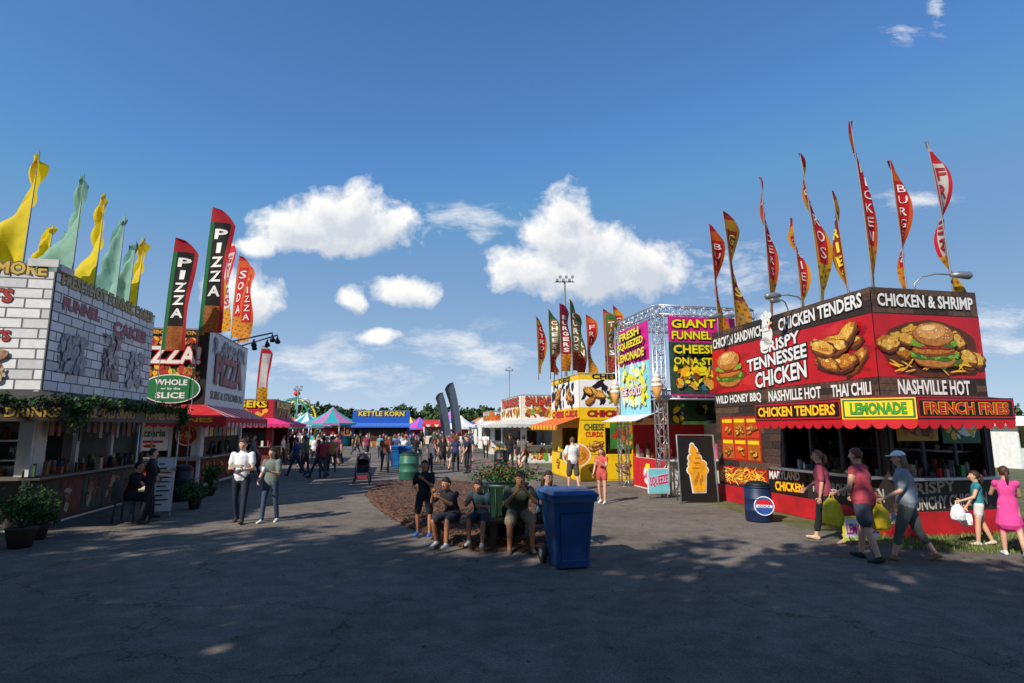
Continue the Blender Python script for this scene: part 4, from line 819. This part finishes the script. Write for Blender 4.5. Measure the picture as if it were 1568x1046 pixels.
person('man_in_white_tshirt',-5.8,12.5,186,H=1.82,legs=((12,4),(-8,12)),arms=((10,10,75,25),(12,8,85,30)),shirt='eceae6',pants='232838',shoe='3a2c24',hair='4a2e1c',sleeve=.6,item=[('tray',1)],headturn=8,headtilt=8)
person('woman_in_grey_tshirt',-5.2,12.6,176,H=1.62,female=True,legs=((-6,10),(10,4)),arms=((15,10,95,35),(5,14,50,10)),shirt='6f766c',pants='3c4a60',shoe='d8d4cc',hair='3a2416',hairlen=.6,sleeve=.7,item=[('cup',0)],headtilt=10)
person('woman_in_maroon_shirt',5.6,10.5,58,H=1.66,female=True,heavy=1.22,legs=((-16,10),(15,4)),arms=((-8,12,16,0),(12,12,40,0)),lean=5,shirt='9c4050',pants='16161a',shoe='c8a888',hair='8a5c3a',hairlen=1,sleeve=.75,headturn=10,shorts=1.7)
person('woman_in_pink_tank_top',5.42,9.05,34,H=1.74,female=True,heavy=1.3,legs=((-10,8),(12,4)),arms=((6,14,60,10),(0,16,50,-5)),lean=4,shirt='c04854',pants='4a4c56',shoe='2a2c30',hair='6a3a2c',hairlen=0,sleeve=.12,shorts=.75,bag=[('e8c81c',0,1.1)],item=[('purse',1)],headturn=5)
person('woman_in_white_cap',6.1,9.05,66,H=1.72,female=True,heavy=1.26,legs=((20,5),(-15,14)),arms=((15,12,45,0),(-5,14,25,0)),lean=4,shirt='8c949c',pants='5a5e58',shoe='8a6a50',hair='7a6048',hairlen=.3,hat='f0eee8',sleeve=.75,shorts=1.5,bag=[('e8c41c',0,1.0),('dcdcd8',1,.5)],headtilt=6)
person('girl_in_teal_top',8.1,10.2,60,H=1.28,female=True,legs=((8,4),(-8,12)),arms=((20,12,50,0),(10,12,20,0)),shirt='2f8088',pants='d8d0c8',shoe='c8b8a8',hair='3a2418',hairlen=1.2,sleeve=.2,shorts=.5,hs=1.12,bag=[('e8e8e8',0,1.0),('e8e8e8',1,.9)])
person('girl_in_pink_dress',7.9,9.35,-25,H=1.42,female=True,legs=((6,3),(-8,14)),arms=((35,10,80,20),(25,14,70,20)),shirt='e84a94',pants='e84a94',shoe='e8e8e8',hair='4a2c1c',hairlen=1.5,sleeve=.1,skirt=.32,hs=1.08)
person('boy_eating_snack',-1.62,10.8,172,z=.05,H=1.38,legs=((4,2),(-3,4)),spread=6,arms=((25,10,115,38),(12,14,70,30)),shirt='17181c',pants='1a1b20',shoe='2a6cc0',hair='1c1410',skin='t',sleeve=.65,shorts=.85,hs=1.12,item=[('food',0)])
person('seated_boy_in_black',-1.0,10.05,150,seat=.46,H=1.5,legs=((82,78),(78,95)),spread=8,arms=((40,8,75,25),(45,8,85,30)),lean=24,shirt='1c1e22',pants='262a34',shoe='dcdcdc',hair='17110e',skin='t',sleeve=.7,shorts=.9,hs=1.1,headtilt=15,item=[('food',1)])
person('seated_child_in_dark_shirt',-.52,10.02,168,seat=.46,H=1.42,legs=((80,70),(84,88)),spread=5,arms=((30,8,60,15),(40,8,70,25)),lean=24,shirt='2a4048',pants='3a3c46',shoe='e0dcd8',hair='2a1a12',skin='t',sleeve=.7,shorts=.9,hs=1.12,headtilt=18)
person('seated_man_in_olive_shirt',.1,9.98,186,seat=.46,H=1.76,heavy=1.15,legs=((84,82),(80,86)),spread=9,arms=((38,10,105,38),(35,10,100,35)),lean=24,shirt='454a38',pants='8a7c60',shoe='6a5c50',hair='2c2018',skin='t',sleeve=.7,shorts=.9,headtilt=24,item=[('food',0)])
person('seated_woman_in_blue_shirt',.55,10.02,205,seat=.46,H=1.68,female=True,heavy=1.1,legs=((84,84),(80,80)),arms=((30,10,70,25),(35,10,90,30)),lean=14,shirt='56687c',pants='3a3e48',shoe='3a3a3a',hair='3a2a1e',hairlen=.5,sleeve=.7,headtilt=12)
person('man_in_white_shirt',1.98,18.9,20,H=1.74,heavy=1.1,legs=((8,4),(-8,12)),arms=((10,10,60,20),(10,10,60,20)),shirt='e6e4e0',pants='4a4440',shoe='d8d8d8',hair='5a4030',sleeve=.7,shorts=.95)
person('woman_in_red_romper',2.42,15.7,150,H=1.5,female=True,legs=((6,3),(-6,10)),arms=((30,10,100,35),(5,12,30,0)),shirt='c8564c',pants='c8564c',shoe='e8e0d8',hair='4a2c1c',hairlen=.6,sleeve=.3,shorts=.4)
person('person_in_dark_clothes',-7.75,12.5,-60,H=1.6,legs=((4,3),(-4,8)),arms=((30,10,70,20),(20,10,60,20)),shirt='241f22',pants='1c1c22',shoe='2a2a2a',hair='17110e',sleeve=1.0)
person('seated_person_in_black',-8.3,12.7,-80,seat=.46,H=1.65,legs=((84,80),(80,84)),arms=((35,8,70,20),(30,8,80,20)),lean=15,shirt='201c20',pants='1c1c22',shoe='2a2a2a',hair='17110e',sleeve=1.0)
vars_=[]
specs=[dict(legs=WALK,shirt='c8c4bc',pants='2a3040',hair='3a2a1c'),dict(legs=WALK2,shirt='2a3a5c',pants='8a8068',shorts=.95,hair='2a1c14'),
 dict(legs=((5,3),(-5,8)),female=True,shirt='a83a44',pants='22242c',hairlen=.6,hair='5a3820'),dict(legs=((4,2),(-4,6)),shirt='1f2024',pants='3a3e48',hair='1c1410',skin='d'),
 dict(legs=WALK,female=True,shirt='6a8494',pants='c8c0b0',shorts=.5,hairlen=1,hair='8a6238'),dict(legs=WALK2,heavy=1.2,shirt='70706c',pants='3a3c40',hat='a82a2a',shorts=.9),
 dict(legs=((6,3),(-8,14)),female=True,shirt='e0b8b0',pants='4a5a74',hairlen=.5,hair='2a1a12',arms=((10,10,70,20),(5,10,15,0))),dict(legs=((8,3),(-8,14)),shirt='3c5a3c',pants='20242c',hat='2a2c34',skin='t')]
for i,s in enumerate(specs):
    s.setdefault('arms',((18,8,20,0),(-14,8,15,0))); mb,_=person_mesh(vox=.026,fingers=True,H=1.72 if not s.get('female') else 1.62,**s); vars_.append(mb.mesh('pedestrian_%s'%('abcdefgh'[i])))
shirts=['e6e2dc','2c3c68','a8323a','1c1d20','6a8ca0','a87a3a','4a6a48','c898a0','6c6c68','303440','8a4a2c','dcdcd8','202a48','8c3a58','1c1d20','26282c']
def crowd(n,y0,y1,o0,o1):
    c=0;tries=0
    while c<n and tries<500:
        tries+=1; y=R.uniform(y0,y1); x=-.2*y+R.uniform(o0,o1)
        i=R.randrange(8); me=vars_[i]; ob=link(bpy.data.objects.new('pedestrian',me)); ob.location=(x,y,0); f=R.choice([0,180,0,180,90,-90]); ob.rotation_euler=(0,0,rad(11+f+R.uniform(-25,25))); s=R.uniform(.92,1.07) if R.random()>.12 else .72; ob.scale=(s,s,s)
        sc=R.choice(shirts)
        for sl in ob.material_slots:
            if sl.material.name.startswith('cloth_'+specs[i]['shirt']): sl.link='OBJECT'; sl.material=M(sc,.85,.16,9,bump=.35,name='cloth_'+sc)
        c+=1
crowd(14,23,33,-4.8,-2.4); crowd(7,21,27,-7.2,-5.6); crowd(18,25,38,-.6,4.6); crowd(28,34,52,-3.5,6); crowd(70,50,100,-11,10); crowd(4,24,30,5.2,6.2); crowd(9,30,42,-7,-3.5)
# ------------------------------------------------------------------ furniture
def wheelie_bin(name,x,y,rot,col,h=1.08):
    T=Thing(name,x,y,0,rot); b=T['body']; m=M(col,.4,.2,3,name='bin_plastic'); dk=M('15181c',.6,.1)
    def ring(w,d0,d1,z,r=.05):
        p=[]
        for (cx,cy,a0) in ((w-r,d1-r,0),(-w+r,d1-r,90),(-w+r,d0+r,180),(w-r,d0+r,270)):
            for k in range(4): a=rad(a0+k*30); p.append((cx+r*math.cos(a),cy+r*math.sin(a),z))
        return p
    rs=[ring(.25,-.26,.24,.03),ring(.26,-.28,.27,.3),ring(.31,-.36,.36,h-.14),ring(.34,-.4,.39,h-.13),ring(.34,-.4,.39,h-.07),ring(.3,-.36,.36,h-.07)]
    vs=[q for r in rs for q in r]; n=16
    b.add(vs,[(i*n+j,i*n+(j+1)%n,(i+1)*n+(j+1)%n,(i+1)*n+j) for i in range(len(rs)-1) for j in range(n)]+[tuple(reversed(range(n))),tuple((len(rs)-1)*n+j for j in range(n))],m)
    b.add([(-.19,-.29,.12),(.19,-.29,.12),(.22,-.365,.8),(-.22,-.365,.8),(-.17,-.27,.14),(.17,-.27,.14),(.2,-.34,.78),(-.2,-.34,.78)],[(0,1,5,4),(1,2,6,5),(2,3,7,6),(3,0,4,7)],m)
    l=T['lid']; rs=[ring(.35,-.43,.40,h-.065),ring(.355,-.435,.40,h-.03),ring(.30,-.36,.36,h+.02),ring(.12,-.2,.2,h+.035)]; vs=[q for r in rs for q in r]
    l.add(vs,[(i*n+j,i*n+(j+1)%n,(i+1)*n+(j+1)%n,(i+1)*n+j) for i in range(len(rs)-1) for j in range(n)]+[tuple(reversed(range(n))),tuple(3*n+j for j in range(n))],m)
    l.tube([(-.28,.44,h-.05),(.28,.44,h-.05)],.02,m,8); l.box(-.3,-.26,.38,.45,h-.09,h-.02,m); l.box(.26,.3,.38,.45,h-.09,h-.02,m)
    w=T['wheels']
    for s in (-1,1): w.tube([(s*.27,.28,.14),(s*.33,.28,.14)],.14,dk,18,False); w.tube([(s*.33,.28,.14),(s*.337,.28,.14)],.06,STEEL,12,False)
    w.tube([(-.3,.28,.14),(.3,.28,.14)],.015,STEEL,6)
    T.done()
wheelie_bin('blue_recycling_bin',.82,8.75,rad(14),'174a7c')
wheelie_bin('blue_recycling_bin',-5.35,29,rad(5),'1d5f9e'); wheelie_bin('blue_recycling_bin',-5.9,29.8,rad(0),'1d5f9e')
def barrel(name,x,y,r,h,col,logo=None,hole=True):
    T=Thing(name,x,y); b=T['body']; m=M(col,.5,.15,4)
    b.tube([(0,0,.01),(0,0,.05),(0,0,h*.33),(0,0,h*.35),(0,0,h*.37),(0,0,h*.66),(0,0,h*.68),(0,0,h*.7),(0,0,h-.03),(0,0,h)],[r*.93,r,r,r*1.04,r,r,r*1.04,r,r,r*.95],m,24)
    b.tube([(0,0,h),(0,0,h+.03)],[r*1.03,r*1.02],m,24); b.tube([(0,0,h+.03),(0,0,h+.1),(0,0,h+.13)],[r*.98,r*.75,r*.4],M('101418',.6),20)
    if logo:
        P=Panel(T['round_logo'],(0,-r-.012,0),(1,-.35,0)); P.blob(0,h*.5,.2,.2,WHITE,1,0,0,28); P.blob(0,h*.5,.18,.18,M('1c4a9c',.5),2,0,0,28); P.blob(0,h*.56,.15,.09,RED,3,0,0,20); P.rect(-.16,h*.45,.16,h*.53,WHITE,4); P.text('COLA',-.12,h*.465,.12,h*.515,M('1c4a9c',.5),5)
    T.done()
barrel('blue_trash_barrel',5.35,12.75,.28,.72,'14284c',True)
barrel('green_trash_barrel',-4.0,22.6,.38,.95,'2f6a54'); barrel('black_trash_barrel',-9.2,16.2,.3,.85,'17181a'); barrel('black_trash_barrel',-.5,26,.3,.9,'1c1d20')
def planter():
    T=Thing('flower_planter',-.15,10.75); b=T['tub']; m=M('14301f',.5,.2,5)
    b.tube([(0,0,.04),(0,0,.5),(0,0,.95),(0,0,1.0),(0,0,1.0)],[.34,.4,.45,.47,.40],m,20)
    for k in range(20):
        a=k*math.pi/10; b.tube([(math.cos(a)*.36,math.sin(a)*.36,.06),(math.cos(a)*.455,math.sin(a)*.455,.94)],.012,m,5)
    f=T['plants']; pts=[(R.gauss(0,.26),R.gauss(0,.22),1.05+abs(R.gauss(0,.12))) for _ in range(1800)]; f.leaves(pts,.06,LEAFM)
    f.leaves([(R.gauss(0,.28),R.gauss(0,.24),1.15+abs(R.gauss(0,.1))) for _ in range(160)],.05,[M('b8342c',.6),M('c8484c',.6)])
    T.done()
    T=Thing('wooden_bench',-.2,10.0,0,rad(-3)); w=M('4a3626',.8,.3,12)
    for k in range(4): T['seat'].box(-1.15,1.05,-.2+k*.11,-.1+k*.11,.42,.46,w)
    for x in (-1.05,-.1,.95): T['legs'].box(x-.05,x+.05,-.16,-.08,0,.42,w); T['legs'].box(x-.05,x+.05,.12,.2,0,.42,w); T['legs'].box(x-.04,x+.04,-.078,.118,.34,.42,w)
    T.done()
    for (x,y,s) in ((-8.3,10.0,1.0),(-9.3,9.6,1.1),(-8.6,10.7,.8),(-7.9,14.6,.7),(-9.0,17.4,.8)):
        T=Thing('potted_shrub',x,y); T['pot'].tube([(0,0,0),(0,0,.3*s),(0,0,.33*s)],[.16*s,.22*s,.24*s],M('3a2a22',.7,.2),14)
        pts=[]
        for k in range(11):
            c=V(R.gauss(0,.16),R.gauss(0,.16),R.uniform(.45,1.0))*s; T['leaves'].tube([(0,0,.3*s),c],[.012,.005],LEAFM[1],4); pts+=[(c.x+R.gauss(0,.08),c.y+R.gauss(0,.08),c.z+R.gauss(0,.08)) for _ in range(90)]
        T['leaves'].leaves(pts,.07,LEAFM); T.done()
    T=Thing('plastic_chair',-8.3,12.7,0,rad(-80)); w=M('3a3c40',.6,.1)
    T['seat'].box(-.23,.23,-.22,.22,.42,.45,w); T['back'].box(-.22,.22,-.25,-.222,.46,.85,w)
    for x in (-.2,.2):
        for y in (-.2,.2): T['legs'].tube([(x,y,0),(x*.9,y*.9,.42)],.018,w,6)
    T.done()
    T=Thing('yard_sign',6.15,10.15,0,rad(8)); b=T['board']; b.box(-.5,.2,0,.02,.1,.5,M('e8e430',.5)); P=Panel(b,(-.5,-.002,0),(1,0,0)); P.rect(.03,.14,.67,.46,M('e8e8e0',.5),1); P.text('LEMONADE',.05,.2,.66,.38,M('d01c8c',.5),2,WHITE); b.tube([(-.4,.01,0),(-.4,.01,.2)],.01,STEEL,5); b.tube([(.1,.01,0),(.1,.01,.2)],.01,STEEL,5); T.done()
    T=Thing('baby_stroller',-5.5,21.4,0,rad(190)); f=T['frame']; k=M('17181b',.6,.2)
    for s in (-1,1):
        f.tube([(s*.25,.45,.12),(s*.25,.0,.5),(s*.24,-.45,1.02)],.014,k,6); f.tube([(s*.25,-.35,.12),(s*.25,.1,.6)],.014,k,6)
        for (y,r) in ((.45,.11),(-.35,.14)): T['wheels'].tube([(s*.27,y,r),(s*.31,y,r)],r,k,16,False); T['wheels'].tube([(s*.262,y,r),(s*.318,y,r)],r*.4,STEEL,10,False)
    f.tube([(-.24,-.45,1.02),(.24,-.45,1.02)],.02,k,6); f.tube([(-.25,.1,.6),(.25,.1,.6)],.014,k,6)
    T['seat'].add([(-.22,.3,.42),(.22,.3,.42),(.22,-.1,.36),(-.22,-.1,.36),(-.22,-.25,.9),(.22,-.25,.9)],[(0,1,2,3),(3,2,5,4)],M('2a2a30',.8)); T['basket'].box(-.2,.2,-.25,.25,.16,.3,M('7c2a30',.7,.2))
    vs=[];fs=[]
    for i in range(7):
        a=math.pi*(.15+.5*i/6)
        for j in range(9): q=math.pi*j/8; vs.append((-.25*math.cos(q),-.1+.36*math.sin(q)*math.cos(a)*1.1-.02,.72+.36*math.sin(q)*math.sin(a)+.0))
    for i in range(6):
        for j in range(8): fs.append((i*9+j,i*9+j+1,(i+1)*9+j+1,(i+1)*9+j))
    T['canopy'].add(vs,fs,k,True); T.done()
planter()
# ------------------------------------------------------------------ light, sky
SE,SV=rad(38),V(-.67,-.742,0).normalized()
sv=V(SV.x*math.cos(SE),SV.y*math.cos(SE),math.sin(SE))
sl=bpy.data.lights.new('sun','SUN'); sl.energy=5.0; sl.angle=rad(.5); sl.color=(1,.95,.87); so=link(bpy.data.objects.new('sun',sl)); so.rotation_euler=sv.to_track_quat('Z','Y').to_euler(); so.location=(-20,-20,30)
W=bpy.data.worlds.new('World'); scene.world=W; W.use_nodes=True; N=W.node_tree.nodes; L=W.node_tree.links
try: W.cycles.sampling_method='NONE'
except Exception as ex: print(ex)
bg=N['Background']; bg.inputs['Strength'].default_value=.115
sky=N.new('ShaderNodeTexSky'); sky.sky_type='NISHITA'; sky.sun_disc=False; sky.sun_elevation=SE; sky.sun_rotation=math.atan2(SV.x,SV.y); sky.air_density=1.1; sky.dust_density=.3; sky.ozone_density=2.4
solid=[(-.30,.388,.11,.06),(-.40,.365,.082,.05),(-.23,.365,.065,.046),(-.31,.345,.145,.042),(-.465,.332,.042,.022),(.097,.395,.05,.055),(.095,.345,.08,.06),(.035,.288,.075,.048),(.145,.31,.11,.07),(.235,.288,.09,.056),(.13,.268,.165,.042),
 (-.193,.242,.066,.028),(-.29,.2285,.034,.022),(-.24,.161,.04,.017),(-.487,.226,.076,.06)]
wisp=[(-.113,.383,.16,.025),(-.055,.338,.04,.035),(-.304,.109,.17,.05),(-.08,.13,.13,.05),(.40,.28,.12,.05),(.73,.418,.085,.022),(.868,.165,.1,.065),(.76,.754,.035,.02),(.83,.80,.02,.045),(.5,.17,.22,.05)]
def cloud_group(name,full):
    g=bpy.data.node_groups.new(name,'ShaderNodeTree'); g.interface.new_socket('Vector',in_out='INPUT',socket_type='NodeSocketVector'); g.interface.new_socket('Density',in_out='OUTPUT',socket_type='NodeSocketFloat')
    GN=g.nodes;GL=g.links; gi=GN.new('NodeGroupInput');go=GN.new('NodeGroupOutput')
    def vm(op,a,b=None,s=None):
        n=GN.new('ShaderNodeVectorMath'); n.operation=op
        for i,q in enumerate((a,b)):
            if q is None: continue
            if isinstance(q,(tuple,list)): n.inputs[i].default_value=q
            else: GL.new(q,n.inputs[i])
        if s is not None: n.inputs['Scale'].default_value=s
        return n
    def mt(op,a,b=None,c=None,cl=False):
        n=GN.new('ShaderNodeMath'); n.operation=op; n.use_clamp=cl
        for i,q in enumerate((a,b,c)):
            if q is None: continue
            if isinstance(q,(int,float)): n.inputs[i].default_value=q
            else: GL.new(q,n.inputs[i])
        return n.outputs[0]
    def ns(sc,d,r,vec):
        n=GN.new('ShaderNodeTexNoise'); n.noise_dimensions='2D'; n.inputs['Scale'].default_value=sc; n.inputs['Detail'].default_value=d; n.inputs['Roughness'].default_value=r; GL.new(vec,n.inputs['Vector']); return n
    vec=gi.outputs[0]
    wn=ns(9,2,.5,vec); w1=vm('SUBTRACT',wn.outputs['Color'],(.5,.5,.5)); w2=vm('SCALE',w1.outputs[0],s=.03); wv=vm('ADD',vec,w2.outputs[0]).outputs[0]
    def fld(lst):
        cur=None
        for (a,e,ra,re) in lst:
            d=vm('SUBTRACT',wv,(a,e,0)); d=vm('MULTIPLY',d.outputs[0],(1/ra,1/re,0)); l=GN.new('ShaderNodeVectorMath'); l.operation='LENGTH'; GL.new(d.outputs[0],l.inputs[0])
            f=mt('SUBTRACT',1.0,l.outputs['Value']); cur=f if cur is None else mt('MAXIMUM',cur,f)
        return mt('MAXIMUM',cur,-1.5)
    fs_=fld(solid)
    n1=ns(16,7 if full else 5,.62,wv); n1=mt('SUBTRACT',n1.outputs['Fac'],.5)
    d1=mt('ADD',mt('MULTIPLY',fs_,.9),mt('MULTIPLY',n1,1.35))
    if full:
        fw=fld(wisp)
        st=vm('MULTIPLY',wv,(.45,1.4,1)); n3=ns(16,6,.68,st.outputs[0]); n3=mt('SUBTRACT',n3.outputs['Fac'],.5)
        d2=mt('ADD',mt('MULTIPLY',fw,.4),mt('MULTIPLY',n3,2.2)); d2=mt('MULTIPLY',d2,1.4,cl=True); d2=mt('MULTIPLY',d2,.72)
        d2=mt('MULTIPLY',d2,mt('ADD',mt('MULTIPLY',fw,1.2),.6,cl=True))
        d1c=mt('MULTIPLY',mt('ADD',d1,.08),2.3,cl=True)
        GL.new(mt('MAXIMUM',d1c,d2),go.inputs[0])
    else: GL.new(mt('MULTIPLY',d1,1.1,cl=True),go.inputs[0])
    return g
tc=N.new('ShaderNodeTexCoord'); sx=N.new('ShaderNodeSeparateXYZ'); L.new(tc.outputs['Generated'],sx.inputs[0])
def wm(op,a,b,cl=False):
    n=N.new('ShaderNodeMath'); n.operation=op; n.use_clamp=cl
    for i,q in enumerate((a,b)):
        if isinstance(q,(int,float)): n.inputs[i].default_value=q
        else: L.new(q,n.inputs[i])
    return n.outputs[0]
def wv_(op,a,b):
    n=N.new('ShaderNodeVectorMath'); n.operation=op
    for i,q in enumerate((a,b)):
        if isinstance(q,tuple): n.inputs[i].default_value=q
        else: L.new(q,n.inputs[i])
    return n.outputs[0]
ya=wm('MAXIMUM',wm('ABSOLUTE',sx.outputs['Y'],0),.05); a=wm('DIVIDE',sx.outputs['X'],ya); e=wm('DIVIDE',sx.outputs['Z'],ya)
cb=N.new('ShaderNodeCombineXYZ'); L.new(a,cb.inputs[0]); L.new(e,cb.inputs[1])
g1=N.new('ShaderNodeGroup'); g1.node_tree=cloud_group('cloud_density',True); L.new(cb.outputs[0],g1.inputs[0])
g2=N.new('ShaderNodeGroup'); g2.node_tree=cloud_group('cloud_thickness_toward_sun',False); L.new(wv_('ADD',cb.outputs[0],(-.016,.03,0)),g2.inputs[0])
sh=wm('MULTIPLY',g2.outputs[0],1.3,True)
cc=N.new('ShaderNodeMix'); cc.data_type='RGBA'; cc.inputs[6].default_value=(8.8,8.7,8.6,1); cc.inputs[7].default_value=(5.6,6.0,6.7,1); L.new(sh,cc.inputs[0])
hs=N.new('ShaderNodeHueSaturation'); hs.inputs['Saturation'].default_value=1.15; hs.inputs['Value'].default_value=1.2; L.new(sky.outputs[0],hs.inputs['Color'])
skc=wv_('MULTIPLY',hs.outputs[0],(.84,1.04,1.22)); skc=wv_('MINIMUM',skc,(1.45,2.9,5.3))
el=wm('MULTIPLY',sx.outputs['Z'],2.7); hz_=wm('SUBTRACT',1.0,el,True); hz2=wm('MULTIPLY',wm('POWER',hz_,2.2),.85,True)
hm=N.new('ShaderNodeMix'); hm.data_type='RGBA'; L.new(hz2,hm.inputs[0]); L.new(skc,hm.inputs[6]); hm.inputs[7].default_value=(5.6,6.9,7.9,1)
mx=N.new('ShaderNodeMix'); mx.data_type='RGBA'; L.new(g1.outputs[0],mx.inputs[0]); L.new(hm.outputs[2],mx.inputs[6]); L.new(cc.outputs[2],mx.inputs[7]); L.new(mx.outputs[2],bg.inputs['Color'])
# ------------------------------------------------------------------ camera
cam=bpy.data.cameras.new('camera'); cam.lens=20; cam.sensor_width=36; cam.clip_end=3000; co=link(bpy.data.objects.new('camera',cam)); co.location=(0,0,2); co.rotation_euler=(rad(90+8.62),0,0); scene.camera=co
scene.view_settings.view_transform='Standard'; scene.view_settings.look='None'; scene.view_settings.exposure=0
